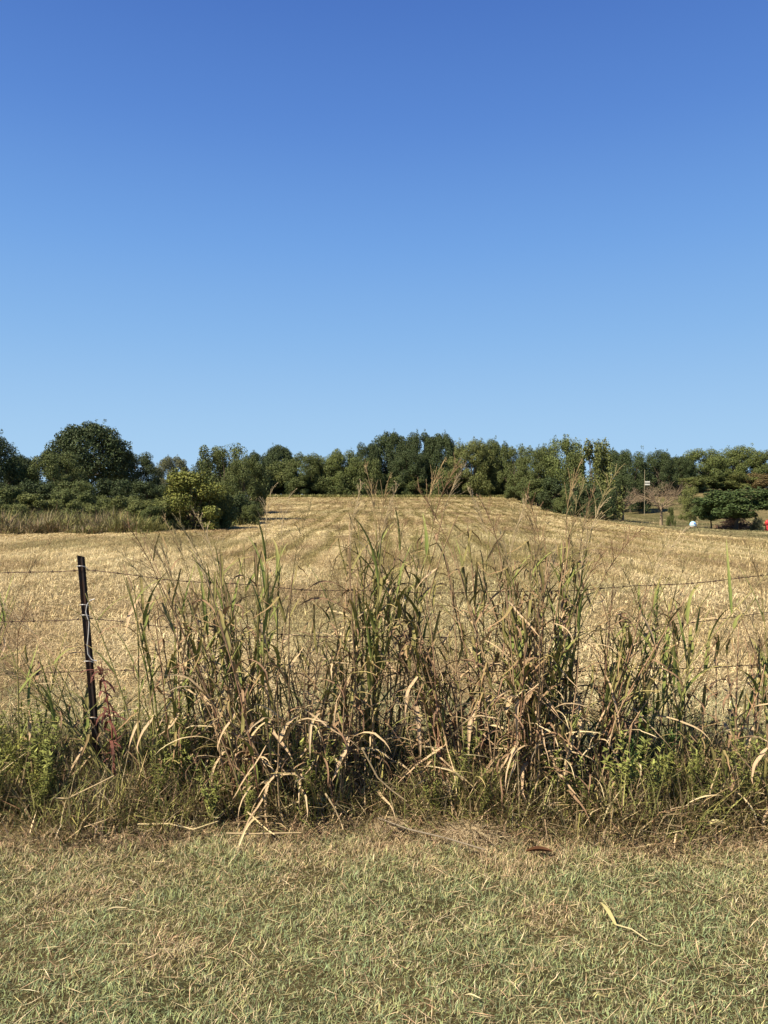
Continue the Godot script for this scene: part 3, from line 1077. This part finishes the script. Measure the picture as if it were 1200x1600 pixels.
func build_undergrowth() -> void:
	# dead stalks, matted leaves and low green stuff that fills the strip under the fence
	var gm: Material = mats["grass_blade"]
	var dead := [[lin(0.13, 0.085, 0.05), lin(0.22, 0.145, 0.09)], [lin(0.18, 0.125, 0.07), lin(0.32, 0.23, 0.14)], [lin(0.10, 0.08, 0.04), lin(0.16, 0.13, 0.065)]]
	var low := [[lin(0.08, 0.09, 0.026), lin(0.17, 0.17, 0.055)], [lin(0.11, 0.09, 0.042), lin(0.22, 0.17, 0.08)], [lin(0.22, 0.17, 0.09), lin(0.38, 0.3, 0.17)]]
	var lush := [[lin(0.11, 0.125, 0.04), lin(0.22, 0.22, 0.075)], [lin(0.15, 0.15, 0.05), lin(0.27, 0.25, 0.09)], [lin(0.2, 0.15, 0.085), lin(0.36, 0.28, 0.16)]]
	var pale := [[lin(0.32, 0.24, 0.13), lin(0.54, 0.43, 0.26)], [lin(0.24, 0.15, 0.09), lin(0.44, 0.32, 0.2)]]
	var holder := stuff_holder("undergrowth", "dark tangle of dead stalks and low leaves under the fence", "undergrowth")
	# palette, blades, nearest, farthest, length, width, lean
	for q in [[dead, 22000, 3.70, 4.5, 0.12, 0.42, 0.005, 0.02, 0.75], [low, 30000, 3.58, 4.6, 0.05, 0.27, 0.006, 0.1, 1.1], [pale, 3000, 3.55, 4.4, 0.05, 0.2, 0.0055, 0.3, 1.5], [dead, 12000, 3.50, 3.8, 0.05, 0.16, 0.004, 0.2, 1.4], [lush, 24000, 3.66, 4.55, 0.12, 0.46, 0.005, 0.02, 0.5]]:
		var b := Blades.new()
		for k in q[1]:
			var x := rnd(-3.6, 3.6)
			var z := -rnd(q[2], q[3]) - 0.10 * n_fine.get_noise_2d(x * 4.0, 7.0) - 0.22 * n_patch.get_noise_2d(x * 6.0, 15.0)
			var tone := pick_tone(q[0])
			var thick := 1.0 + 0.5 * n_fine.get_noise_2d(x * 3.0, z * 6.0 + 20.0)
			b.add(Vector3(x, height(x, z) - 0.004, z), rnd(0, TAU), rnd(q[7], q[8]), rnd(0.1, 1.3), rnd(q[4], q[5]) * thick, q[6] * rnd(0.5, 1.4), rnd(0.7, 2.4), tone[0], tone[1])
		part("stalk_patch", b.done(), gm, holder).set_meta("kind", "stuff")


func build_weeds() -> void:
	var gm := mat("weed_leaf", Color(1, 1, 1), 0.7, 0.4, 0.0, 0.2)
	var kinds: Array = []
	for k in 6:
		kinds.append(weed_foliage(k if k < 4 else k - 3))
	var look := ["bushy green weed with small pointed leaves at the fence foot", "bushy green weed with small pointed leaves at the fence foot", "yellow green leafy weed at the fence foot", "brown dried up weed with sparse leaves at the fence foot"]
	var grp := ["green weeds at the fence foot", "green weeds at the fence foot", "yellow green weeds at the fence foot", "brown dried weeds at the fence foot"]
	for k in 250:
		var x := rnd(-3.2, 3.2)
		var left := x < -0.9 and rng.randf() < 0.85
		if k < 80:
			x = rnd(-2.7, -0.8)
			left = true
		if k >= 170:
			x = rnd(0.2, 2.9)
		var z := -rnd(3.7, 4.45)
		if x > -1.66 and x < -1.28 and z > -4.2:
			continue
		var v := rng.randi() % 3 if left else (3 if rng.randf() < 0.25 else rng.randi() % 2)
		var pick: Array = kinds[v if rng.randf() < 0.5 or v < 1 else v + 3 if v + 3 < 6 else v]
		var kind: int = v
		if pick == kinds[4]:
			kind = 1
		elif pick == kinds[5]:
			kind = 2
		var o := thing("leafy_weed", look[kind], "weed", Vector3(x, height(x, z), z), rnd(0, TAU), grp[kind])
		o.scale = Vector3.ONE * (rnd(0.7, 1.2) if left else rnd(0.6, 1.1))
		o.rotation.x = rng.randfn() * 0.16
		o.rotation.z = rng.randfn() * 0.16
		part("stem", pick[0], gm, o)
		var f := part("foliage", pick[1], gm, o)
		f.set_meta("kind", "stuff")
	# upright horseweed with needle leaves
	for a in [[1005, 4.0, 0.80, "tall dark green weed with needle leaves among dry stalks"], [1048, 3.85, 0.42, "short green upright weed with needle leaves near the verge"], [985, 3.8, 0.4, "short green upright weed with needle leaves near the verge"], [1022, 4.25, 1.12, "feathery light green weed behind the needle leaved weed"]]:
		var base := on_ground(a[0], a[1])
		var o := thing("needle_weed", a[3], "weed", base, 0.0, "needle leaved weeds")
		var st := Shape.new()
		var h: float = a[2]
		var pale: bool = h > 1.0
		var c0 := lin(0.06, 0.10, 0.03) if not pale else lin(0.12, 0.16, 0.045)
		st.tube(PackedVector3Array([Vector3(0, -0.02, 0), Vector3(0.006, h * 0.5, 0), Vector3(0.02, h, 0)]), PackedFloat32Array([0.005, 0.004, 0.002]), 5, c0 * 1.3, c0)
		part("stem", st.done(), gm, o)
		var lf := Shape.new()
		for k in int(h * (330.0 if not pale else 90.0)):
			var y := rnd(0.15 if not pale else 0.7, 1.0) * h
			var j := rnd(0.7, 1.4)
			blade(lf, Vector3(0.02 * y / h, y, 0), rnd(0, TAU), rnd(0.3, 0.9), rnd(0.1, 0.8), rnd(0.04, 0.085) * (1.4 if pale else 1.0), 0.005, c0 * 1.25 * j, c0 * 1.25 * j, 2)
		var f := part("foliage", lf.done(), gm, o)
		f.set_meta("kind", "stuff")
	# red brown dock stalk beside the post
	var dk := on_ground(176, 4.0)
	var od := thing("dock_plant", "withered dark red weed hanging beside the metal post", "weed", dk)
	var sd := Shape.new()
	sd.tube(PackedVector3Array([Vector3(0, -0.02, 0), Vector3(-0.01, 0.4, 0), Vector3(-0.06, 0.76, 0.02)]), PackedFloat32Array([0.006, 0.005, 0.002]), 5, lin(0.2, 0.07, 0.05), lin(0.18, 0.06, 0.05))
	part("stem", sd.done(), gm, od)
	for k in 44:
		var lf := Shape.new()
		var j := rnd(0.7, 1.4)
		var y := rnd(0.2, 0.74)
		blade(lf, Vector3(-0.06 * (y / 0.62) * (y / 0.62), y, 0), rnd(0, TAU), rnd(0.6, 1.8), rnd(0.8, 1.6), rnd(0.07, 0.15), rnd(0.010, 0.020), lin(0.15, 0.06, 0.045) * j, lin(0.15, 0.065, 0.05) * j, 4)
		part("leaf", lf.done(), gm, od)


# one long grass leaf in its own axes: root at the origin, leaving upwards and out along +z
func long_leaf(kind: String) -> ArrayMesh:
	var s := Shape.new()
	var len := 1.0
	var wid := 0.026
	var a := 0.3
	var bend := 1.0
	var twist := 0.4
	var c0 := lin(0.145, 0.175, 0.05)
	var c1 := lin(0.24, 0.24, 0.085)
	var kink := 0.0
	match kind:
		"upright":
			a = rnd(0.15, 0.35); bend = rnd(0.25, 0.9); wid = rnd(0.020, 0.03); twist = rnd(-0.8, 0.8)
		"arch":
			a = rnd(0.35, 0.7); bend = rnd(1.1, 1.9); wid = rnd(0.024, 0.034); twist = rnd(-1.0, 1.0)
			c0 = lin(0.15, 0.165, 0.05); c1 = lin(0.32, 0.25, 0.11)
		"broken":
			a = rnd(0.25, 0.5); bend = rnd(0.3, 0.7); kink = rnd(1.2, 2.2); wid = rnd(0.022, 0.032); twist = rnd(-1.0, 1.0)
			c0 = lin(0.18, 0.16, 0.06); c1 = lin(0.27, 0.17, 0.095)
		"droop":
			a = rnd(0.6, 1.2); bend = rnd(1.6, 2.4); wid = rnd(0.03, 0.05); twist = rnd(-3.0, 3.0)
			c0 = lin(0.37, 0.275, 0.16); c1 = lin(0.42, 0.32, 0.195)
		"hang":
			a = rnd(2.0, 2.8); bend = rnd(0.1, 0.6); wid = rnd(0.03, 0.055); twist = rnd(-2.0, 2.0)
			c0 = lin(0.39, 0.285, 0.175); c1 = lin(0.34, 0.24, 0.145)
		"curl":
			a = rnd(0.5, 1.2); bend = rnd(2.4, 4.2); wid = rnd(0.03, 0.05); twist = rnd(-4.0, 4.0)
			c0 = lin(0.23, 0.155, 0.09); c1 = lin(0.17, 0.10, 0.065)
		"pale":
			a = rnd(0.5, 1.3); bend = rnd(1.2, 2.6); wid = rnd(0.03, 0.048); twist = rnd(-3.0, 3.0)
			c0 = lin(0.40, 0.31, 0.17); c1 = lin(0.50, 0.41, 0.25)
	var segs := 11
	var crumple := 0.0 if kind in ["upright", "arch"] else 0.10
	var p := Vector3.ZERO
	var yaw := 0.0
	var yaw_rate := rnd(-0.5, 0.5)
	var kink_at := rng.randi_range(4, 7)
	var pl := Vector3.ZERO
	var pr := Vector3.ZERO
	var pm := Vector3.ZERO
	for k in segs + 1:
		var t := float(k) / segs
		var dir := Vector3(sin(a) * sin(yaw), cos(a), sin(a) * cos(yaw))
		var side := Vector3(cos(yaw), 0, -sin(yaw)).rotated(dir, twist * t * t)
		var nn := dir.cross(side).normalized()
		var w := wid * 0.5 * minf(1.0, 0.35 + t * 5.0) * pow(maxf(0.0, 1.0 - t), 0.55) * (1.0 + rnd(-0.12, 0.12))
		var fold := w * (0.35 + 0.3 * absf(sin(t * 9.0)))
		var nl := p - side * w + nn * fold
		var nr := p + side * w + nn * fold
		if k > 0:
			var t0 := float(k - 1) / segs
			var ca := c0.lerp(c1, smoothstep(0.25, 1.0, t0))
			var cb := c0.lerp(c1, smoothstep(0.25, 1.0, t))
			var rib := 1.18
			if k == segs:
				s.tri(pl, pm, p, ca, ca * rib, cb)
				s.tri(pm, pr, p, ca * rib, ca, cb)
			else:
				s.tri(pl, pm, p, ca, ca * rib, cb * rib)
				s.tri(pl, p, nl, ca, cb * rib, cb)
				s.tri(pm, pr, nr, ca * rib, ca, cb)
				s.tri(pm, nr, p, ca * rib, cb, cb * rib)
		pl = nl
		pr = nr
		pm = p
		p += dir * len / segs
		a += bend / segs * (0.4 + 1.2 * t)
		if k == kink_at:
			a += kink
		yaw += yaw_rate / segs + rng.randfn() * crumple
		a += rng.randfn() * crumple
	return s.done()


func seed_head(open: float, col: Color) -> ArrayMesh:
	# an airy panicle about 1 unit long, rising from the origin and nodding towards +z
	var s := Shape.new()
	var p := PackedVector3Array()
	var r := PackedFloat32Array()
	for k in 9:
		var t := k / 8.0
		p.append(Vector3(rng.randfn() * 0.006, t, 0.22 * t * t))
		r.append(lerpf(0.0062, 0.0034, t))
	s.tube(p, r, 4, col * 0.8, col)
	for k in 20:
		var t := pow(rnd(0.03, 1.0), 0.9) * 0.93
		var i := mini(int(t * 8.0), 7)
		var q := p[i].lerp(p[i + 1], t * 8.0 - i)
		var az := rnd(0, TAU)
		var out := open * (1.0 - 0.55 * t) * rnd(0.6, 1.3)
		var l := rnd(0.25, 0.55) * (1.0 - 0.6 * t)
		var e := q + Vector3(cos(az) * out, 1.0, sin(az) * out + 0.15).normalized() * l
		var m := q.lerp(e, 0.5) + Vector3(0, 0.012, 0)
		e.y -= 0.03
		s.tube(PackedVector3Array([q, m, e]), PackedFloat32Array([0.0040, 0.0034, 0.0026]), 3, col, col)
		for j in 4:
			var f := rnd(0.35, 1.0)
			var c := q.lerp(e, f) + Vector3(rng.randfn(), rng.randfn(), rng.randfn()) * 0.008
			var d := (e - q).normalized() + Vector3(rng.randfn(), rng.randfn(), rng.randfn()) * 0.35
			var sd := d.cross(Vector3(rng.randfn(), rng.randfn(), rng.randfn())).normalized() * 0.004
			var jt := rnd(0.7, 1.4)
			s.tri(c - sd, c + sd, c + d.normalized() * 0.028, col * jt, col * jt, col * jt * 0.8)
	return s.done()


func build_tall_grass() -> void:
	var gm := mat("tall_leaf", Color(1, 1, 1), 0.7, 0.4, 0.0, 0.15)
	var leaves := {}
	for kind in ["upright", "arch", "broken", "droop", "hang", "curl", "pale"]:
		var list: Array = []
		for k in 9:
			list.append(long_leaf(kind))
		leaves[kind] = list
	var heads: Array = []
	for k in 8:
		heads.append(seed_head(rnd(0.4, 1.0), [lin(0.34, 0.25, 0.13), lin(0.24, 0.15, 0.09), lin(0.28, 0.23, 0.11), lin(0.42, 0.33, 0.2)][k % 4]))
	# base px, distance, stems, min and max height, lean, spread, share of dry, share with seed heads, leaf length, label
	var clumps := [
		[192, 4.02, 16, 0.55, 0.95, -0.85, 0.13, 0.15, 0.45, 0.34, "grey green tall grass leaning far left across the metal post"],
		[262, 4.0, 15, 0.95, 1.36, -0.13, 0.13, 0.25, 0.2, 0.42, "upright green grass clump standing right of the metal post"],
		[330, 4.15, 3, 0.9, 1.2, -0.05, 0.12, 0.4, 0.3, 0.4, "few thin grass stems behind the tall brown and green clump"],
		[398, 3.9, 30, 0.85, 1.42, -0.10, 0.15, 0.55, 0.4, 0.42, "tall thick grass clump with pale dead leaves hanging at its base"],
		[350, 4.1, 10, 1.1, 1.46, -0.2, 0.1, 0.3, 0.9, 0.36, "slender seeding grass stems fanning left behind the thick clump"],
		[478, 3.95, 20, 0.65, 1.08, 0.04, 0.2, 0.65, 0.15, 0.42, "ragged half dead grass clump with dark curled leaf tips"],
		[566, 4.05, 21, 1.0, 1.55, 0.06, 0.15, 0.4, 0.45, 0.45, "tall green and brown grass clump with long blades above the wires"],
		[600, 4.2, 10, 1.25, 1.66, 0.12, 0.1, 0.3, 1.0, 0.34, "tallest seeding grass stems nodding right against the far trees"],
		[520, 3.8, 8, 0.5, 0.9, 0.1, 0.25, 0.9, 0.0, 0.4, "low dead grass clump with pale bowed leaves by the verge"],
		[650, 4.15, 7, 0.6, 0.95, 0.0, 0.25, 0.6, 0.2, 0.38, "sparse grass clump where the hay field shows through"],
		[712, 4.0, 23, 0.75, 1.25, -0.2, 0.16, 0.65, 0.1, 0.4, "dark dry grass clump leaning left over withered leaves"],
		[775, 4.1, 14, 1.1, 1.52, -0.03, 0.13, 0.3, 0.35, 0.46, "green bladed grass clump rising left of the densest clump"],
		[828, 3.88, 34, 0.8, 1.42, 0.0, 0.17, 0.65, 0.3, 0.42, "densest grass clump with bundled tan leaves down its front"],
		[872, 4.1, 16, 1.1, 1.58, 0.05, 0.13, 0.35, 0.8, 0.38, "tall seeding grass clump behind the densest clump"],
		[938, 3.95, 22, 0.75, 1.3, 0.22, 0.25, 0.5, 0.3, 0.44, "spreading grass clump leaning right with arched green blades"],
		[895, 3.8, 9, 0.5, 0.95, 0.1, 0.3, 0.95, 0.0, 0.4, "low dead brown grass tangle in front of the spreading clump"],
		[1000, 4.15, 9, 0.8, 1.25, 0.08, 0.25, 0.5, 0.5, 0.36, "thin reddish grass stems behind the needle leaved weed"],
		[1068, 4.0, 9, 0.55, 1.0, 0.05, 0.28, 0.45, 0.4, 0.34, "short mixed grass clump below the sagging right hand wires"],
		[1150, 4.0, 10, 0.6, 1.0, 0.2, 0.18, 0.3, 0.15, 0.38, "green slanting grass clump above the collapsed dry heap"],
		[1200, 3.72, 16, 0.3, 0.55, -0.1, 0.55, 1.0, 0.0, 0.36, "collapsed heap of dry brown grass at the verge"],
		[1235, 4.1, 10, 0.7, 1.1, -0.1, 0.2, 0.4, 0.3, 0.4, "mixed grass clump behind the collapsed dry heap"],
		[55, 4.15, 5, 0.6, 0.95, -0.1, 0.3, 0.3, 0.5, 0.34, "few thin grass stems among the green weeds near the post"],
		[-70, 4.1, 9, 0.7, 1.2, 0.0, 0.25, 0.4, 0.3, 0.4, "grass clump beyond the green weeds past the metal post"],
		[445, 3.8, 8, 0.5, 0.95, 0.0, 0.3, 0.95, 0.0, 0.42, "small dead clump of pale leaves in front of the thick clump"],
		[770, 3.78, 8, 0.5, 0.95, -0.1, 0.25, 0.95, 0.0, 0.42, "small dead clump with bowed pale leaves before the densest clump"]]
	for c in clumps:
		var base := on_ground(c[0], c[1])
		var o := thing("tall_grass_clump", c[10], "tall grass", base, 0.0, "tall grass clumps along the fence")
		for k in int(c[2] * (1.15 if c[2] >= 19 else 0.85)):
			var h := rnd(c[3], c[4])
			var root := Vector3(rng.randfn() * 0.055, 0, rng.randfn() * 0.05)
			var lean := Vector3(c[5] + rng.randfn() * c[6] * 0.72, 0, rng.randfn() * c[6] * 0.6)
			var dry: bool = rng.randf() < c[7] + 0.08
			var s := Shape.new()
			var p := PackedVector3Array()
			var r := PackedFloat32Array()
			var wob := Vector3(rng.randfn(), 0, rng.randfn()) * 0.02
			for j in 9:
				var t := j / 8.0
				p.append(lean * h * (0.55 * t + 0.45 * t * t) + Vector3(0, t * h - 0.02, 0) + wob * sin(t * 5.0))
				r.append(lerpf(0.0050, 0.0020, t) * (1.25 if j % 2 == 0 and j > 0 else 1.0))
			var j0 := rnd(0.7, 1.3)
			var g0 := lin(0.34, 0.25, 0.14) * j0 if dry else lin(0.21, 0.20, 0.08) * j0
			var g1 := lin(0.33, 0.22, 0.13) * j0 if dry else lin(0.25, 0.22, 0.085) * j0
			if rng.randf() < 0.2:
				g0 = lin(0.26, 0.12, 0.08) * j0
			s.tube(p, r, 5, g0, g1)
			var sn := part("stem", s.done(), gm, o)
			sn.position = root
			var az := rnd(0, TAU)
			var nl := int(clampf(h * 8.0, 4, 10))
			for q in nl:
				var t := (q + rnd(0.2, 0.9)) / nl
				t = 0.06 + 0.86 * t
				az += PI + rnd(-0.6, 0.6)
				var kind := "upright"
				var roll := rng.randf()
				if t < 0.42:
					kind = ["hang", "droop", "curl", "pale", "arch", "curl", "hang"][rng.randi() % 7] if (dry or roll < 0.6) else ["arch", "upright", "broken"][rng.randi() % 3]
				elif dry:
					kind = ["curl", "droop", "hang", "broken", "arch", "curl"][rng.randi() % 6]
					if t > 0.7 and roll < 0.5:
						kind = "broken"
				else:
					kind = ["upright", "arch", "arch", "broken", "upright", "curl"][rng.randi() % 6]
					if roll < 0.06:
						kind = "pale"
				var list: Array = leaves[kind]
				var f := t * 8.0
				var i := mini(int(f), 7)
				var lf := part("leaf", list[rng.randi() % 9], gm, sn)
				var l: float = c[9] * rnd(0.5, 1.1) * (1.0 - 0.35 * maxf(0.0, t - 0.6))
				if kind == "hang" or kind == "curl":
					l *= 0.85
				var fat := rnd(0.4, 0.9) * (0.75 if kind in ["curl", "hang", "droop", "pale"] else 1.0)
				lf.transform = Transform3D(Basis(Vector3.UP, az) * Basis.from_scale(Vector3(fat, l, l)), p[i].lerp(p[i + 1], f - i))
			if rng.randf() < c[8] * 0.75:
				var hd := part("seed_head", heads[rng.randi() % 8], gm, sn)
				var up := (p[8] - p[6]).normalized()
				var basis := Basis(Quaternion(Vector3.UP, up)) * Basis(Vector3.UP, rnd(-0.9, 0.9) + (PI * 0.5 if lean.x > 0 else -PI * 0.5))
				hd.transform = Transform3D(basis.scaled_local(Vector3.ONE * rnd(0.26, 0.4)), p[8])


# ---------------------------------------------------------------- small things lying on the verge

func build_litter() -> void:
	var gm: Material = mats["tall_leaf"]
	var lawn_h := 0.022
	# bent pale stalk on the lawn
	var a := at_px(942, 1440, 2.94)
	var b := at_px(966, 1464, 2.82)
	var c := at_px(1016, 1487, 2.72)
	var o := thing("fallen_stalk", "bent pale yellow stalk lying on the mown grass", "stalk", Vector3(b.x, lawn_h + height(b.x, b.z), b.z))
	var s := Shape.new()
	s.tube(PackedVector3Array([Vector3.ZERO, Vector3((c.x - b.x) * 0.5, 0.012, (c.z - b.z) * 0.5), Vector3(c.x - b.x, 0.0, c.z - b.z)]), PackedFloat32Array([0.0028, 0.0026, 0.0024]), 6, lin(0.46, 0.39, 0.21), lin(0.48, 0.4, 0.23), true)
	part("stem", s.done(), gm, o)
	var s2 := Shape.new()
	var e := Vector3(a.x - b.x, 0.02, a.z - b.z)
	var sd := Vector3(-e.z, 0, e.x).normalized()
	for k in 4:
		var t0 := k / 4.0
		var t1 := (k + 1) / 4.0
		var w0 := 0.011 * sin(0.5 + 2.4 * t0)
		var w1 := 0.011 * sin(0.5 + 2.4 * t1)
		var up0 := Vector3(0, 0.012 * sin(PI * t0), 0)
		var up1 := Vector3(0, 0.012 * sin(PI * t1), 0)
		s2.quad(e * t0 - sd * w0 + up0, e * t0 + sd * w0 * 0.6 + up0, e * t1 + sd * w1 * 0.6 + up1, e * t1 - sd * w1 + up1, lin(0.42, 0.38, 0.16), lin(0.44, 0.38, 0.18))
	part("leaf", s2.done(), gm, o)
	# curled brown leaf
	flat_leaf("fallen_leaf", "curled dark brown dead leaf lying on the mown grass", at_px(824, 1343, 3.40), at_px(866, 1340, 3.40), 0.018, lin(0.085, 0.04, 0.02), lin(0.11, 0.055, 0.03), 0.03)
	flat_leaf("fallen_leaf", "pale yellow dead leaf caught at the verge by the weeds", at_px(1108, 1268, 3.60), at_px(1141, 1261, 3.60), 0.024, lin(0.62, 0.55, 0.25), lin(0.62, 0.56, 0.3), 0.06)
	flat_leaf("fallen_leaf", "short straw coloured leaf lying on the lawn below the metal post", at_px(162, 1450, 2.92), at_px(194, 1446, 2.94), 0.006, lin(0.5, 0.42, 0.25), lin(0.55, 0.46, 0.28), 0.024)
	flat_leaf("fallen_leaf", "pale leaf lying on the greener grass by the road", at_px(728, 1584, 2.42), at_px(754, 1594, 2.40), 0.004, lin(0.55, 0.48, 0.28), lin(0.6, 0.5, 0.3), 0.024)
	# dry stalks lying along the foot of the weeds
	var runs := [
		[[212, 1288], [262, 1287], [300, 1296], [340, 1283], "long straw stalk lying along the weeds below the metal post"],
		[[352, 1302], [390, 1303], [430, 1302], [470, 1301], "thin straight straw stalk lying at the verge"],
		[[590, 1278], [640, 1296], [700, 1310], [760, 1328], "greyish dry stick lying across the bare mound"],
		[[385, 1268], [402, 1284], [418, 1298], [428, 1304], "pale stalk sloping out of the thick grass clump"],
		[[508, 1240], [522, 1262], [532, 1284], [536, 1296], "greenish fallen stalk sloping out of the dark gap"],
		[[850, 1255], [862, 1262], [878, 1276], [890, 1286], "pale green fallen stalk in front of the densest clump"],
		[[80, 1247], [102, 1248], [150, 1225], [176, 1212], "thin straw stalk caught in the weeds left of the post"],
		[[566, 1170], [590, 1215], [612, 1235], [636, 1252], "broken tan stalk slanting through the dark gap"]]
	for rr in runs:
		var pts := PackedVector3Array()
		var rad := PackedFloat32Array()
		var org := Vector3.ZERO
		for k in 4:
			var py: float = rr[k][1]
			var dist := 3.62
			if py < 1262:
				dist = 3.68
			var ang := atan((py - 800.0) / FOCAL) - PITCH
			if py > 1265:
				dist = minf(3.72, (CAM_H - 0.05) / tan(ang))
			var q := at_px(rr[k][0], py, dist)
			if k == 0:
				org = Vector3(q.x, q.y, q.z)
			pts.append(q - org)
			rad.append(lerpf(0.0048, 0.003, k / 3.0))
		var so := thing("fallen_stalk", rr[4], "stalk", org)
		var ss := Shape.new()
		var tone := lin(0.5, 0.4, 0.22) if rr[4].begins_with("long") or rr[4].contains("pale") else lin(0.34, 0.26, 0.15)
		if rr[4].begins_with("grey"):
			tone = lin(0.2, 0.165, 0.12)
		ss.tube(pts, rad, 6, tone, tone * 1.15, true)
		part("stem", ss.done(), gm, so)
	# low mounds of thatch and dry soil
	for q in [[732, 3.62, 0.17, 0.055, "pale low mound of dry thatch at the foot of the weeds"], [610, 3.72, 0.09, 0.05, "small pale clod of dry thatch under the dark gap"]]:
		var p := on_ground(q[0], q[1])
		var mo := thing("thatch_mound", q[4], "mound", p)
		var sm := Shape.new()
		for i in 7:
			for j in 18:
				var vv: Array = []
				for cr in [[i, j], [i, j + 1], [i + 1, j + 1], [i + 1, j]]:
					var rr2: float = cr[0] / 7.0
					var an: float = TAU * (cr[1] % 18) / 18.0
					var hh: float = q[3] * (1.0 - rr2 * rr2) + 0.018 * n_fine.get_noise_2d(cos(an) * rr2 * 12.0, sin(an) * rr2 * 12.0) - 0.006 * rr2
					vv.append(Vector3(cos(an) * rr2 * q[2], hh, sin(an) * rr2 * q[2] * 0.6))
				sm.quad(vv[0], vv[1], vv[2], vv[3], lin(0.26, 0.2, 0.12), lin(0.26, 0.2, 0.12))
		part("soil", sm.done(), mats["bark"], mo)
		var places: Array = []
		var tints: Array = []
		for k in 380:
			var rr3 := sqrt(rng.randf()) * 0.95
			var an2 := rnd(0, TAU)
			places.append(Transform3D(Basis(Vector3.UP, rnd(0, TAU)).scaled(Vector3.ONE * rnd(0.5, 0.9)), Vector3(cos(an2) * rr3 * q[2], q[3] * (1.0 - rr3 * rr3), sin(an2) * rr3 * q[2] * 0.6)))
			tints.append(Color(1, 1, 1) * rnd(0.8, 1.2))
		scatter("straw", tuft(9, 0.03, 0.04, 0.12, 0.003, 0.9, 1.6, [[lin(0.36, 0.28, 0.16), lin(0.5, 0.4, 0.25)], [lin(0.24, 0.17, 0.1), lin(0.34, 0.25, 0.15)]]), gm, places, tints, mo)


func flat_leaf(called: String, label: String, p0: Vector3, p1: Vector3, wid: float, c0: Color, c1: Color, lift: float) -> void:
	var a := Vector3(p0.x, lift, p0.z)
	var b := Vector3(p1.x, lift + 0.004, p1.z)
	var o := thing(called, label, "leaf", a)
	var s := Shape.new()
	var e := b - a
	var side := Vector3(-e.z, 0, e.x).normalized()
	for k in 8:
		var t0 := k / 8.0
		var t1 := (k + 1) / 8.0
		for h in 4:
			var q: Array = []
			for cr in [[t0, h], [t0, h + 1], [t1, h + 1], [t1, h]]:
				var u: float = cr[1] / 4.0 * 2.0 - 1.0
				var w: float = wid * pow(sin(PI * clampf(cr[0] * 0.92 + 0.05, 0.0, 1.0)), 0.7)
				q.append(e * cr[0] + side * u * w * 0.8 + Vector3(0, u * u * w * 0.9 + 0.003 * sin(cr[0] * 5.0), 0))
			s.quad(q[0], q[1], q[2], q[3], c0.lerp(c1, t0), c0.lerp(c1, t1))
	part("blade", s.done(), mats["tall_leaf"], o)
